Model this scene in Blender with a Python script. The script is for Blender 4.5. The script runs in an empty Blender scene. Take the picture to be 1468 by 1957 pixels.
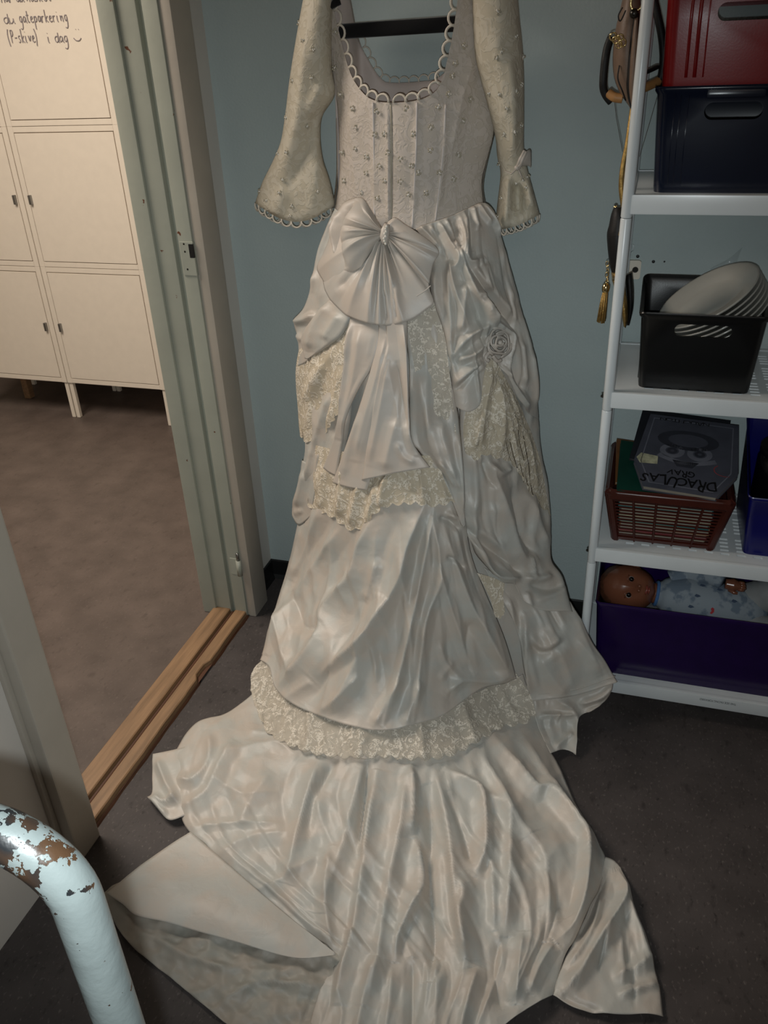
import bpy, bmesh, math, random
import numpy as np
from mathutils import Vector, Matrix, Euler
random.seed(7)
S = bpy.context.scene
COL = S.collection
# ------------------------------------------------------------------ camera
W, H, F = 1468.0, 1957.0, 1584.4
PITCH, ROLL, YAW = math.radians(29.347), math.radians(-2.540), math.radians(17.805)
CAM = np.array([1.0507, -2.0528, 1.5])
_f = np.array([-math.sin(YAW)*math.cos(PITCH), math.cos(YAW)*math.cos(PITCH), -math.sin(PITCH)])
_r = np.array([math.cos(YAW), math.sin(YAW), 0.0]); _u = np.cross(_r, _f)
CR = _r*math.cos(ROLL) + _u*math.sin(ROLL); CU = -_r*math.sin(ROLL) + _u*math.cos(ROLL); CF = _f
cam = bpy.data.cameras.new('camera'); co = bpy.data.objects.new('camera', cam); COL.objects.link(co)
cam.sensor_fit = 'VERTICAL'; cam.sensor_height = 36.0; cam.sensor_width = 27.0; cam.lens = F/H*36.0
cam.clip_start = 0.02; cam.clip_end = 60
co.matrix_world = Matrix(((CR[0], CU[0], -CF[0], CAM[0]), (CR[1], CU[1], -CF[1], CAM[1]), (CR[2], CU[2], -CF[2], CAM[2]), (0, 0, 0, 1)))
S.camera = co
# ------------------------------------------------------------------ light and exposure
S.view_settings.view_transform = 'Standard'; S.view_settings.look = 'None'
S.view_settings.gamma = 1; S.view_settings.use_curve_mapping = False
S.view_settings.exposure = 0.0
wd = bpy.data.worlds.new('world'); S.world = wd; wd.use_nodes = True
wd.node_tree.nodes['Background'].inputs[0].default_value = (1.0, 0.86, 0.74, 1)
wd.node_tree.nodes['Background'].inputs[1].default_value = 0.05
def lamp(name, kind, loc, energy, color, look=None, **kw):
    l = bpy.data.lights.new(name, kind); l.energy = energy; l.color = color
    for k, v in kw.items(): setattr(l, k, v)
    o = bpy.data.objects.new(name, l); COL.objects.link(o); o.location = loc
    if look is not None:
        o.rotation_euler = (Vector(look) - Vector(loc)).to_track_quat('-Z', 'Y').to_euler()
    return o
# the phone's flash, a few centimetres from its lens
fl = CAM - CU*0.034 - CR*0.012
lamp('phone_flash', 'SPOT', tuple(fl), 42.0, (0.89, 0.975, 1.0), look=tuple(CAM + CF*2 - CR*0.12 - CU*.06), spot_size=math.radians(94), spot_blend=1.0, shadow_soft_size=0.006)
# ceiling light of the next room, shining through the doorway
lamp('next_room_ceiling_light', 'AREA', (-1.15, -0.55, 2.42), 48.0, (1.0, 0.88, 0.76), look=(-0.75, -0.45, 0), shape='RECTANGLE', size=1.2, size_y=0.9)
# weak ceiling light of this room, behind the camera
lamp('room_ceiling_light', 'AREA', (1.2, -2.9, 2.45), 3.0, (1.0, 0.84, 0.70), look=(0.7, -0.9, 0), shape='RECTANGLE', size=1.2, size_y=0.6)

# ------------------------------------------------------------------ helpers
def ray(px, py):
    px = np.asarray(px, float); py = np.asarray(py, float)
    return CR*((px - W/2)/F)[..., None] - CU*((py - H/2)/F)[..., None] + CF
def atY(px, py, Y): d = ray(px, py); return CAM + d*((Y - CAM[1])/d[..., 1])[..., None]
def atX(px, py, X): d = ray(px, py); return CAM + d*((X - CAM[0])/d[..., 0])[..., None]
def atZ(px, py, Z): d = ray(px, py); return CAM + d*((Z - CAM[2])/d[..., 2])[..., None]
def atD(px, py, D): return CAM + ray(px, py)*D
def lin(r, g, b):
    def c(v):
        v = v/255.0
        return v/12.92 if v <= 0.04045 else ((v + 0.055)/1.055)**2.4
    return (c(r), c(g), c(b))
def hexmul(c, k): return tuple(min(1, v*k) for v in c)
MATS = {}
def mat(name, col, rough=0.6, metal=0.0, var=0.12, nscale=30.0, bump=0.0, bscale=200.0, spec=0.5, coat=0.0, sheen=0.0, alpha=None, trans=0.0, col2=None, v2=None, dist=0.002, sss=0.0):
    m = bpy.data.materials.new(name); m.use_nodes = True; nt = m.node_tree; N = nt.nodes; L = nt.links
    b = N['Principled BSDF']
    tc = N.new('ShaderNodeTexCoord')
    n = N.new('ShaderNodeTexNoise'); n.inputs['Scale'].default_value = nscale; n.inputs['Detail'].default_value = 5
    L.new(tc.outputs['Object'], n.inputs['Vector'])
    r = N.new('ShaderNodeValToRGB'); L.new(n.outputs['Fac'], r.inputs['Fac'])
    a, c = (hexmul(col, 1 - var), hexmul(col, 1 + var)) if col2 is None else (col, col2)
    r.color_ramp.elements[0].position = 0.3; r.color_ramp.elements[1].position = 0.7
    if v2: r.color_ramp.elements[0].position, r.color_ramp.elements[1].position = v2
    r.color_ramp.elements[0].color = (*a, 1); r.color_ramp.elements[1].color = (*c, 1)
    L.new(r.outputs['Color'], b.inputs['Base Color'])
    b.inputs['Roughness'].default_value = rough; b.inputs['Metallic'].default_value = metal
    b.inputs['Specular IOR Level'].default_value = spec
    if coat: b.inputs['Coat Weight'].default_value = coat; b.inputs['Coat Roughness'].default_value = 0.15
    if sheen: b.inputs['Sheen Weight'].default_value = sheen; b.inputs['Sheen Roughness'].default_value = 0.4
    if trans: b.inputs['Transmission Weight'].default_value = trans
    if alpha is not None: b.inputs['Alpha'].default_value = alpha
    if bump:
        n2 = N.new('ShaderNodeTexNoise'); n2.inputs['Scale'].default_value = bscale; n2.inputs['Detail'].default_value = 4
        L.new(tc.outputs['Object'], n2.inputs['Vector'])
        bp = N.new('ShaderNodeBump'); bp.inputs['Strength'].default_value = bump; bp.inputs['Distance'].default_value = dist
        L.new(n2.outputs['Fac'], bp.inputs['Height']); L.new(bp.outputs['Normal'], b.inputs['Normal'])
    MATS[name] = m
    return m
def tag(o, label=None, cat=None, group=None, kind=None):
    if label: o['label'] = label
    if cat: o['category'] = cat
    if group: o['group'] = group
    if kind: o['kind'] = kind
    return o
def empty(name, loc=(0, 0, 0), label=None, cat=None, group=None, rot=None):
    o = bpy.data.objects.new(name, None); COL.objects.link(o); o.location = loc; o.empty_display_size = 0.02
    if rot: o.rotation_euler = rot
    return tag(o, label, cat, group)
class MB:
    """collects shapes (world coordinates) into one mesh"""
    def __init__(s): s.v = []; s.f = []
    def add(s, vs, fs):
        k = len(s.v); s.v += [tuple(map(float, p)) for p in vs]; s.f += [tuple(i + k for i in f) for f in fs]; return s
    def box(s, lo, hi, bev=0.0, M=None):
        (x0, y0, z0), (x1, y1, z1) = lo, hi
        if bev <= 0:
            vs = [(x, y, z) for z in (z0, z1) for y in (y0, y1) for x in (x0, x1)]
            fs = [(0, 2, 3, 1), (4, 5, 7, 6), (0, 1, 5, 4), (2, 6, 7, 3), (0, 4, 6, 2), (1, 3, 7, 5)]
        else:
            bm = bmesh.new(); bmesh.ops.create_cube(bm, size=1)
            for v in bm.verts: v.co = Vector(((x0+x1)/2 + v.co.x*(x1-x0), (y0+y1)/2 + v.co.y*(y1-y0), (z0+z1)/2 + v.co.z*(z1-z0)))
            bmesh.ops.bevel(bm, geom=bm.edges[:], offset=bev, segments=2, affect='EDGES', profile=0.7)
            bm.verts.index_update(); vs = [v.co[:] for v in bm.verts]; fs = [[v.index for v in f.verts] for f in bm.faces]; bm.free()
        if M is not None: vs = [tuple(M @ Vector(p)) for p in vs]
        return s.add(vs, fs)
    def tube(s, pts, r, n=10, caps=True, closed=False, flat=None):
        pts = [Vector(p) for p in pts]; m = len(pts); rs = r if hasattr(r, '__len__') else [r]*m
        vs = []; fs = []; up = None
        for i, p in enumerate(pts):
            a = pts[(i-1) % m] if (i > 0 or closed) else p; b = pts[(i+1) % m] if (i < m-1 or closed) else p
            t = (b - a); t = t.normalized() if t.length > 1e-9 else Vector((0, 0, 1))
            if up is None:
                up = Vector((0, 0, 1)) if abs(t.z) < 0.9 else Vector((1, 0, 0))
            u = (up - t*up.dot(t))
            u = u.normalized() if u.length > 1e-6 else t.orthogonal().normalized()
            w = t.cross(u); up = u
            for k in range(n):
                an = 2*math.pi*k/n; ca, sa = math.cos(an), math.sin(an)
                if flat: ca *= flat
                vs.append(p + u*(ca*rs[i]) + w*(sa*rs[i]))
        for i in range(m if closed else m-1):
            j = (i+1) % m
            for k in range(n): fs.append((i*n+k, i*n+(k+1) % n, j*n+(k+1) % n, j*n+k))
        if caps and not closed: fs.append(tuple(range(n))[::-1]); fs.append(tuple((m-1)*n + k for k in range(n)))
        return s.add(vs, fs)
    def lathe(s, prof, n=24, M=None, cap=False):
        vs = []; fs = []
        for r, z in prof:
            for k in range(n): a = 2*math.pi*k/n; vs.append((r*math.cos(a), r*math.sin(a), z))
        for i in range(len(prof)-1):
            for k in range(n): fs.append((i*n+k, i*n+(k+1) % n, (i+1)*n+(k+1) % n, (i+1)*n+k))
        if cap: fs.append(tuple(range(n))[::-1]); fs.append(tuple((len(prof)-1)*n+k for k in range(n)))
        if M is not None: vs = [tuple(M @ Vector(p)) for p in vs]
        return s.add(vs, fs)
    def grid(s, P):
        P = np.asarray(P); a, b = P.shape[:2]
        fs = [(i*b+j, i*b+j+1, (i+1)*b+j+1, (i+1)*b+j) for i in range(a-1) for j in range(b-1)]
        return s.add(P.reshape(-1, 3), fs)
    def ball(s, c, r, n=8, m=5, sc=(1, 1, 1)):
        prof = []
        vs = []; fs = []
        vs.append((c[0], c[1], c[2]-r*sc[2]))
        for i in range(1, m):
            t = math.pi*i/m
            for k in range(n): a = 2*math.pi*k/n; vs.append((c[0]+r*sc[0]*math.sin(t)*math.cos(a), c[1]+r*sc[1]*math.sin(t)*math.sin(a), c[2]-r*sc[2]*math.cos(t)))
        vs.append((c[0], c[1], c[2]+r*sc[2]))
        for k in range(n): fs.append((0, 1+(k+1) % n, 1+k))
        for i in range(m-2):
            for k in range(n): fs.append((1+i*n+k, 1+i*n+(k+1) % n, 1+(i+1)*n+(k+1) % n, 1+(i+1)*n+k))
        e = len(vs)-1
        for k in range(n): fs.append((e, 1+(m-2)*n+k, 1+(m-2)*n+(k+1) % n))
        return s.add(vs, fs)
    def build(s, name, m, parent=None, smooth=False, angle=None, solid=0.0, subsurf=0, soff=0.0):
        me = bpy.data.meshes.new(name); me.from_pydata(s.v, [], s.f); me.update()
        o = bpy.data.objects.new(name, me); COL.objects.link(o)
        if m is not None: me.materials.append(MATS[m] if isinstance(m, str) else m)
        if parent is not None:
            o.parent = parent
            M = Matrix.Identity(4); p = parent
            M = wm(parent); o.matrix_parent_inverse = M.inverted()
        bm = bmesh.new(); bm.from_mesh(me); bmesh.ops.recalc_face_normals(bm, faces=bm.faces[:]); bm.to_mesh(me); bm.free()
        if smooth or angle:
            for p in me.polygons: p.use_smooth = True
            if angle:
                try: me.set_sharp_from_angle(angle=math.radians(angle))
                except Exception: pass
        if subsurf: md = o.modifiers.new('s', 'SUBSURF'); md.levels = subsurf; md.render_levels = subsurf
        if solid: md = o.modifiers.new('t', 'SOLIDIFY'); md.thickness = solid; md.offset = soff
        return o
def wm(o):
    M = Matrix.LocRotScale(o.location, o.rotation_euler, o.scale)
    if o.parent is not None: M = wm(o.parent) @ o.matrix_parent_inverse @ M
    return M
def bake(o, cutters=()):
    """apply the modifiers (and boolean cuts) of o, drop the cutters"""
    for c in cutters:
        md = o.modifiers.new('b', 'BOOLEAN'); md.operation = 'DIFFERENCE'; md.object = c; md.solver = 'EXACT'
    bpy.context.view_layer.update()
    dg = bpy.context.evaluated_depsgraph_get()
    me = bpy.data.meshes.new_from_object(o.evaluated_get(dg)); old = o.data; nm = old.name
    o.modifiers.clear(); o.data = me; bpy.data.meshes.remove(old); me.name = nm
    for c in cutters: d = c.data; bpy.data.objects.remove(c); bpy.data.meshes.remove(d)
    return o
def copy_tree(o, parent=None, loc=None):
    c = o.copy(); COL.objects.link(c)
    if parent is not None: c.parent = parent; c.matrix_parent_inverse = o.matrix_parent_inverse.copy()
    if loc is not None: c.location = loc
    for ch in [x for x in o.children]: copy_tree(ch, c)
    return c
def rrect(x0, y0, x1, y1, r, n=5):
    out = []
    for cx, cy, a0 in ((x1-r, y1-r, 0), (x0+r, y1-r, 90), (x0+r, y0+r, 180), (x1-r, y0+r, 270)):
        for k in range(n+1):
            a = math.radians(a0 + 90*k/n); out.append((cx + r*math.cos(a), cy + r*math.sin(a)))
    return out
def prism(pts, axis, lo, hi):
    """extrude a 2-D outline along an axis: axis 'y' -> pts are (x,z), 'z' -> (x,y), 'x' -> (y,z)"""
    n = len(pts); mk = {'y': lambda p, t: (p[0], t, p[1]), 'z': lambda p, t: (p[0], p[1], t), 'x': lambda p, t: (t, p[0], p[1])}[axis]
    vs = [mk(p, lo) for p in pts] + [mk(p, hi) for p in pts]
    fs = [tuple(range(n)), tuple(range(n, 2*n))[::-1]] + [(i, (i+1) % n, n+(i+1) % n, n+i) for i in range(n)]
    return vs, fs
def text_mesh(txt, size, depth=0.0, bold=0.0):
    cu = bpy.data.curves.new('t', 'FONT'); cu.body = txt; cu.size = size; cu.extrude = depth; cu.align_x = 'CENTER'; cu.align_y = 'CENTER'; cu.resolution_u = 3; cu.offset = bold*size
    o = bpy.data.objects.new('t', cu); COL.objects.link(o); bpy.context.view_layer.update()
    me = bpy.data.meshes.new_from_object(o.evaluated_get(bpy.context.evaluated_depsgraph_get()))
    vs = [v.co[:] for v in me.vertices]; fs = [tuple(p.vertices) for p in me.polygons]
    bpy.data.objects.remove(o); bpy.data.curves.remove(cu); bpy.data.meshes.remove(me)
    return vs, fs
# ------------------------------------------------------------------ materials
def speckle(name, base, dark, light, rough, k=0.6):
    m = mat(name, base, rough=rough, var=0.18, nscale=9, bump=0.05, bscale=700, spec=0.3)
    nt = m.node_tree; N = nt.nodes; L = nt.links; b = N['Principled BSDF']
    src = b.inputs['Base Color'].links[0].from_socket; tc = [n for n in N if n.type == 'TEX_COORD'][0]
    prev = src
    for sc, lo, hi, c in ((170, 0.60, 0.72, light), (110, 0.62, 0.74, dark), (45, 0.60, 0.75, dark)):
        n = N.new('ShaderNodeTexNoise'); n.inputs['Scale'].default_value = sc; n.inputs['Detail'].default_value = 3
        mp = N.new('ShaderNodeMapping'); mp.inputs['Scale'].default_value = (1, 0.55, 1); mp.inputs['Location'].default_value = (sc, sc, 0)
        L.new(tc.outputs['Object'], mp.inputs['Vector']); L.new(mp.outputs['Vector'], n.inputs['Vector'])
        mr = N.new('ShaderNodeMapRange'); mr.inputs[1].default_value = lo; mr.inputs[2].default_value = hi; mr.inputs[4].default_value = k
        L.new(n.outputs['Fac'], mr.inputs[0])
        mx = N.new('ShaderNodeMix'); mx.data_type = 'RGBA'
        L.new(mr.outputs[0], mx.inputs[0]); L.new(prev, mx.inputs[6]); mx.inputs[7].default_value = (*c, 1); prev = mx.outputs[2]
    L.new(prev, b.inputs['Base Color'])
    return m
speckle('linoleum', (0.066, 0.057, 0.055), (0.022, 0.018, 0.018), (0.16, 0.14, 0.13), 0.55)
speckle('linoleum_hall', (0.125, 0.098, 0.084), (0.05, 0.038, 0.032), (0.2, 0.165, 0.145), 0.5, 0.35)
mat('wallpaper', lin(183, 195, 194), rough=0.75, var=0.05, nscale=3, bump=0.35, bscale=160, spec=0.3, dist=0.003)
mat('wall_paint', lin(214, 208, 200), rough=0.7, var=0.04, nscale=4, bump=0.12, bscale=120, spec=0.3)
mat('hall_wall', lin(190, 180, 165), rough=0.8)
mat('rubber_black', lin(22, 22, 22), rough=0.55, var=0.2)
def chipped(name, col, under, lo, hi, rough, scale):
    m = mat(name, col, rough=rough, var=0.06, nscale=8, bump=0.2, bscale=60, spec=0.4)
    nt = m.node_tree; N = nt.nodes; L = nt.links; b = N['Principled BSDF']; src = b.inputs['Base Color'].links[0].from_socket
    tc = [n for n in N if n.type == 'TEX_COORD'][0]
    n = N.new('ShaderNodeTexNoise'); n.inputs['Scale'].default_value = scale; n.inputs['Detail'].default_value = 4; L.new(tc.outputs['Object'], n.inputs['Vector'])
    mr = N.new('ShaderNodeMapRange'); mr.inputs[1].default_value = lo; mr.inputs[2].default_value = hi; L.new(n.outputs['Fac'], mr.inputs[0])
    mx = N.new('ShaderNodeMix'); mx.data_type = 'RGBA'; L.new(mr.outputs[0], mx.inputs[0]); L.new(src, mx.inputs[6]); mx.inputs[7].default_value = (*under, 1)
    L.new(mx.outputs[2], b.inputs['Base Color'])
    return m
chipped('frame_paint', lin(170, 173, 160), lin(110, 70, 50), 0.69, 0.70, 0.45, 22)
chipped('casing_paint', lin(176, 168, 156), lin(100, 78, 62), 0.76, 0.77, 0.5, 18)
mat('oak', lin(142, 112, 82), rough=0.5, var=0.25, nscale=26, bump=0.2, bscale=90)
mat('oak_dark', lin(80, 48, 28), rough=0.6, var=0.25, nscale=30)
for nm in ('oak', 'oak_dark'):
    m = MATS[nm]; nt = m.node_tree; tc = [n for n in nt.nodes if n.type == 'TEX_COORD'][0]
    mp = nt.nodes.new('ShaderNodeMapping'); mp.inputs['Scale'].default_value = (3, 0.25, 3); nt.links.new(tc.outputs['Object'], mp.inputs['Vector'])
    for n in nt.nodes:
        if n.type == 'TEX_NOISE': nt.links.new(mp.outputs['Vector'], n.inputs['Vector'])
mat('cabinet_white', lin(232, 222, 206), rough=0.5, var=0.02, spec=0.3)
mat('cabinet_line', lin(150, 136, 120), rough=0.7)
mat('steel', lin(150, 150, 148), rough=0.3, metal=0.9, var=0.05)
mat('steel_dark', lin(60, 58, 55), rough=0.3, metal=0.9, var=0.05)
mat('ink', lin(146, 138, 140), rough=0.7)
mat('shelf_white', lin(216, 222, 224), rough=0.28, var=0.03, nscale=12, spec=0.5)
mat('red_plastic', lin(132, 22, 24), rough=0.28, var=0.12, nscale=6, bump=0.03, bscale=300)
mat('navy_plastic', lin(14, 22, 40), rough=0.22, var=0.15, nscale=6)
mat('black_plastic', lin(13, 14, 15), rough=0.33, var=0.1, bump=0.04, bscale=400)
mat('brown_plastic', lin(66, 26, 18), rough=0.33, var=0.1)
mat('blue_plastic', lin(12, 14, 92), rough=0.3, var=0.1)
mat('purple_plastic', lin(32, 10, 66), rough=0.22, var=0.1)
mat('stoneware', lin(176, 174, 166), rough=0.18, var=0.05, nscale=15, coat=0.3)
mat('paper', lin(150, 142, 128), rough=0.8, var=0.08, nscale=40)
mat('black_glass', lin(10, 10, 11), rough=0.12, var=0.1)
# ================================================================== the room
def struct(mb, name, m, **kw):
    o = mb.build(name, m, **kw); o['kind'] = 'structure'; return o
DN, DF = -1.055, -0.222           # near and far edge of the door opening along the left wall
struct(MB().box((-0.02, -3.2, -0.06), (2.4, 0.0, 0.0)), 'floor', 'linoleum')
struct(MB().box((-3.0, -3.2, -0.06), (-0.02, 1.6, -0.001)), 'floor_next_room', 'linoleum_hall')
struct(MB().box((0.0, 0.0, 0.0), (2.4, 0.10, 2.5)), 'wall_back', 'wallpaper')
wl = MB(); wl.box((-0.10, DF+0.02, 0.0), (0.0, 0.10, 2.5)); wl.box((-0.10, -3.2, 0.0), (0.0, DN-0.02, 2.5)); wl.box((-0.10, DN-0.02, 2.09), (0.0, DF+0.02, 2.5))
struct(wl, 'wall_left', 'wall_paint')
struct(MB().box((-3.0, 1.5, 0.0), (-0.10, 1.6, 2.5)), 'wall_next_room', 'hall_wall')
struct(MB().box((-3.1, -3.2, 0.0), (-3.0, 1.6, 2.5)), 'wall_next_room_side', 'hall_wall')
struct(MB().box((-0.10, 0.10, 0.0), (-0.0, 1.6, 2.5)), 'wall_next_room_right', 'hall_wall')
struct(MB().box((-3.1, -3.2, 2.5), (2.4, 1.6, 2.56)), 'ceiling', 'hall_wall')
# black rubber skirting with a rounded top
def skirt(name, a, b, n):
    a = Vector(a); b = Vector(b); n = Vector(n)
    prof = [(0.0, 0.0), (0.014, 0.0), (0.006, 0.012), (0.005, 0.05), (0.004, 0.062), (0.0, 0.066)]
    vs = [p + n*q[0] + Vector((0, 0, q[1])) for p in (a, b) for q in prof]; k = len(prof)
    fs = [tuple(range(k)), tuple(range(k, 2*k))[::-1]] + [(i, (i+1) % k, k+(i+1) % k, k+i) for i in range(k)]
    struct(MB().add(vs, fs), name, 'rubber_black')
skirt('baseboard_back', (0.0, 0, 0), (2.4, 0, 0), (0, -1, 0))
skirt('baseboard_left', (0, -0.14, 0), (0, 0, 0), (1, 0, 0))
# ------------------------------------------------------------------ far door jamb, profiled, with casing
df = empty('door_1', (0, DF, 0)); df['kind'] = 'structure'
def fb(name, lo, hi, m, bev=0.003): return MB().box(lo, hi, bev).build(name, m, df, angle=40)
HT = 2.07
fb('jamb_back_strip', (-0.131, DF-0.012, 0), (-0.088, DF+0.03, HT), 'frame_paint', 0.004)
fb('jamb_stop', (-0.088, DF-0.004, 0), (-0.040, DF+0.03, HT), 'frame_paint', 0.004)
fb('jamb_groove', (-0.040, DF+0.012, 0), (-0.018, DF+0.03, HT), 'frame_paint', 0.002)
fb('jamb_front_strip', (-0.026, DF-0.004, 0), (0.012, DF+0.03, HT), 'frame_paint', 0.003)
fb('casing', (0.016, DF+0.000, 0), (0.040, DF+0.088, HT+0.07), 'casing_paint', 0.005)
fb('casing_bead', (0.0, DF+0.004, 0), (0.016, DF+0.090, HT+0.07), 'casing_paint', 0.003)
# head of the frame (above the picture)
fb('head_jamb', (-0.131, DN, HT), (0.012, DF, HT+0.03), 'frame_paint')
# strike plate with its dark slot and screws, hinge with pin
zs = atY(372, 490, DF)[2]
st = MB().box((-0.022, DF-0.0065, zs-0.045), (0.0135, DF+0.005, zs+0.035), 0.001).build('strike_plate', 'frame_paint', df)
MB().box((0.002, DF-0.0072, zs-0.002), (0.0142, DF-0.003, zs+0.030)).build('latch_slot', 'rubber_black', st)
for q in (-0.03, 0.012, 0.03):
    MB().lathe([(0, -0.001), (0.0025, -0.001), (0.0025, 0.0), (0, 0.001)], 8, Matrix.Translation((-0.010, DF-0.0066, zs+q)) @ Matrix.Rotation(math.pi/2, 4, 'X')).build('screw', 'steel_dark', st)
hz = atY(462, 1075, DF)[2]
hg = MB().tube([(0.012, DF-0.010, hz-0.040), (0.012, DF-0.010, hz+0.012)], 0.0075, 12).build('hinge_barrel', 'frame_paint', df, smooth=True)
MB().tube([(0.012, DF-0.010, hz+0.010), (0.012, DF-0.010, hz+0.034), (0.012, DF-0.010, hz+0.038)], [0.005, 0.005, 0.002], 10).build('hinge_pin', 'steel', hg, smooth=True)
MB().box((-0.018, DF-0.006, hz-0.042), (0.010, DF-0.002, hz+0.014), 0.001).build('hinge_leaf', 'frame_paint', df)
# near casing
dn = empty('door_2', (0, DN, 0)); dn['kind'] = 'structure'
MB().box((-0.131, DN-0.03, 0), (0.012, DN, HT), 0.004).build('jamb', 'frame_paint', dn)
MB().box((0.0, DN-0.070, 0.0), (0.036, DN+0.004, HT+0.07), 0.004).build('casing', 'casing_paint', dn)
MB().box((0.0, DN-0.082, 0.0), (0.012, DN-0.070, HT+0.07), 0.003).build('casing_bead', 'casing_paint', dn)
# ------------------------------------------------------------------ oak threshold
th = empty('threshold', (-0.05, -0.63, 0), 'worn oak door threshold with a dark groove between two boards', 'threshold'); th['kind'] = 'structure'
def board(name, x0, x1, z, m, wob):
    n = 40; ys = np.linspace(DN+0.001, DF-0.004, n); vs = []; fs = []
    for i, y in enumerate(ys):
        e = wob*(0.6*math.sin(i*0.7)+0.4*math.sin(i*1.9)) + (-0.010 if wob and 24 < i < 28 else 0)
        vs += [(x0, y, 0.0), (x1+e, y, 0.0), (x1+e-0.003, y, z-0.002), (x1+e-0.006, y, z), (x0+0.003, y, z), (x0, y, z-0.003)]
    for i in range(n-1):
        for k in range(6): fs.append((i*6+k, i*6+(k+1) % 6, (i+1)*6+(k+1) % 6, (i+1)*6+k))
    fs += [tuple(range(6)), tuple((n-1)*6+k for k in range(6))[::-1]]
    MB().add(vs, fs).build(name, m, th)
board('threshold_board', -0.098, -0.040, 0.020, 'oak', 0.0)
board('groove_strip', -0.041, -0.027, 0.011, 'oak_dark', 0.0)
board('threshold_board', -0.028, 0.012, 0.018, 'oak', 0.0012)
board('edge_shadow_strip', 0.011, 0.018, 0.006, 'oak_dark', 0.0015)  # dark colour stands in for the shadow gap along the threshold edge
# ================================================================== white cabinet in the next room
def cabinet(x0, x1, label, hand):
    y0 = 1.05; c = empty('tall_cabinet', ((x0+x1)/2, y0+0.2, 0), label, 'cabinet', 'white cabinets in the next room')
    t = 0.026
    zz = [0.178, 0.714, 1.272, 1.83]
    MB().box((x0, y0+0.004, zz[0]), (x1, y0+0.40, zz[-1]), 0.004).build('body', 'cabinet_white', c)
    for lx in (x0+0.012, x1-0.012):
        for ly in (y0+0.012, y0+0.36): MB().box((lx-0.0095, ly-0.0095, 0), (lx+0.0095, ly+0.0095, zz[0]+0.01), 0.003).build('leg', 'cabinet_white', c)
    for i in range(3):
        a, b = zz[i], zz[i+1]
        MB().box((x0+0.001, y0-0.004, a), (x0+t, y0+0.01, b), 0.002).build('frame_stile', 'cabinet_white', c)
        MB().box((x1-t, y0-0.004, a), (x1-0.001, y0+0.01, b), 0.002).build('frame_stile', 'cabinet_white', c)
        MB().box((x0+t, y0-0.004, a+0.001), (x1-t, y0+0.01, a+0.022), 0.002).build('frame_rail', 'cabinet_white', c)
        MB().box((x0+t, y0-0.004, b-0.022), (x1-t, y0+0.01, b-0.001), 0.002).build('frame_rail', 'cabinet_white', c)
        MB().box((x0+t, y0+0.002, a+0.022), (x1-t, y0+0.005, b-0.022)).build('door_gap', 'cabinet_line', c)
        d = MB().box((x0+t+0.003, y0-0.005, a+0.025), (x1-t-0.003, y0+0.008, b-0.025), 0.0015).build('door', 'cabinet_white', c)
        hx = x0+t+0.012 if hand == 'l' else x1-t-0.012
        hh = (a+b)/2 + 0.0
        MB().box((hx-0.006, y0-0.018, hh-0.019), (hx+0.006, y0-0.004, hh+0.019), 0.003).build('handle', 'steel', d)
    return c
cr = cabinet(-1.476, -0.958, 'white cabinet column with handwriting on its top door, nearest the door frame', 'l')
cl = cabinet(-1.996, -1.478, 'white cabinet column cut off by the left picture edge, without handwriting', 'r')
wlg = MB().box((-1.90, 1.22, 0.0), (-1.865, 1.255, 0.172), 0.004).build('wooden_leg', 'oak')
# handwriting: pen strokes on the top right cabinet door (strokes given in letter units)
GL = {
 'd': [[(.5,.45),(.3,.55),(.05,.4),(.1,.08),(.35,.02),(.5,.25),(.55,1.0),(.5,.1),(.62,0)]], 'u': [[(0,.5),(.03,.1),(.2,0),(.42,.2),(.45,.5),(.47,.1),(.58,0)]],
 'g': [[(.45,.5),(.2,.55),(.05,.3),(.2,.02),(.42,.2),(.47,.5),(.45,-.3),(.25,-.55),(0,-.45)]], 'a': [[(.45,.45),(.2,.55),(.03,.25),(.15,.02),(.4,.2),(.46,.5),(.48,.08),(.6,0)]],
 't': [[(.2,.95),(.18,.2),(.3,0),(.42,.08)],[(0,.6),(.4,.62)]], 'e': [[(.05,.28),(.4,.32),(.3,.55),(.08,.4),(.08,.1),(.3,0),(.48,.1)]], 'p': [[(.05,.5),(.08,-.55)],[(.06,.35),(.25,.55),(.45,.35),(.35,.05),(.08,.08)]],
 'r': [[(.03,.5),(.06,0)],[(.06,.3),(.2,.5),(.38,.48)]], 'k': [[(.05,1.0),(.05,0)],[(.4,.5),(.07,.22),(.42,0)]], 'i': [[(.1,.5),(.1,.08),(.2,0)],[(.1,.78),(.11,.8)]],
 'n': [[(.03,.5),(.05,0),(.06,.3),(.25,.5),(.38,.4),(.4,0)]], '(': [[(.25,1.0),(.02,.5),(.2,-.25)]], ')': [[(.0,1.0),(.25,.5),(.05,-.25)]], 'P': [[(.05,.95),(.05,0)],[(.05,.9),(.35,.95),(.45,.7),(.3,.5),(.06,.48)]],
 '-': [[(.05,.35),(.4,.37)]], 's': [[(.38,.5),(.12,.5),(.1,.32),(.35,.22),(.3,.02),(.03,.04)]], 'v': [[(.02,.5),(.2,0),(.42,.5)]], 'H': [[(.05,1.0),(.05,0)],[(.5,1.0),(.5,0)],[(.05,.5),(.5,.52)]],
 'h': [[(.05,1.0),(.05,0),(.07,.3),(.25,.5),(.4,.4),(.42,0)]], 'y': [[(.02,.5),(.05,.15),(.2,.02),(.42,.2)],[(.45,.5),(.43,-.3),(.2,-.55),(.0,-.45)]], ':': [[(.35,.75),(.36,.77)],[(.15,.75),(.16,.77)]], 'U': [[(.0,.35),(.15,.1),(.4,.1),(.55,.35)]]}
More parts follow.
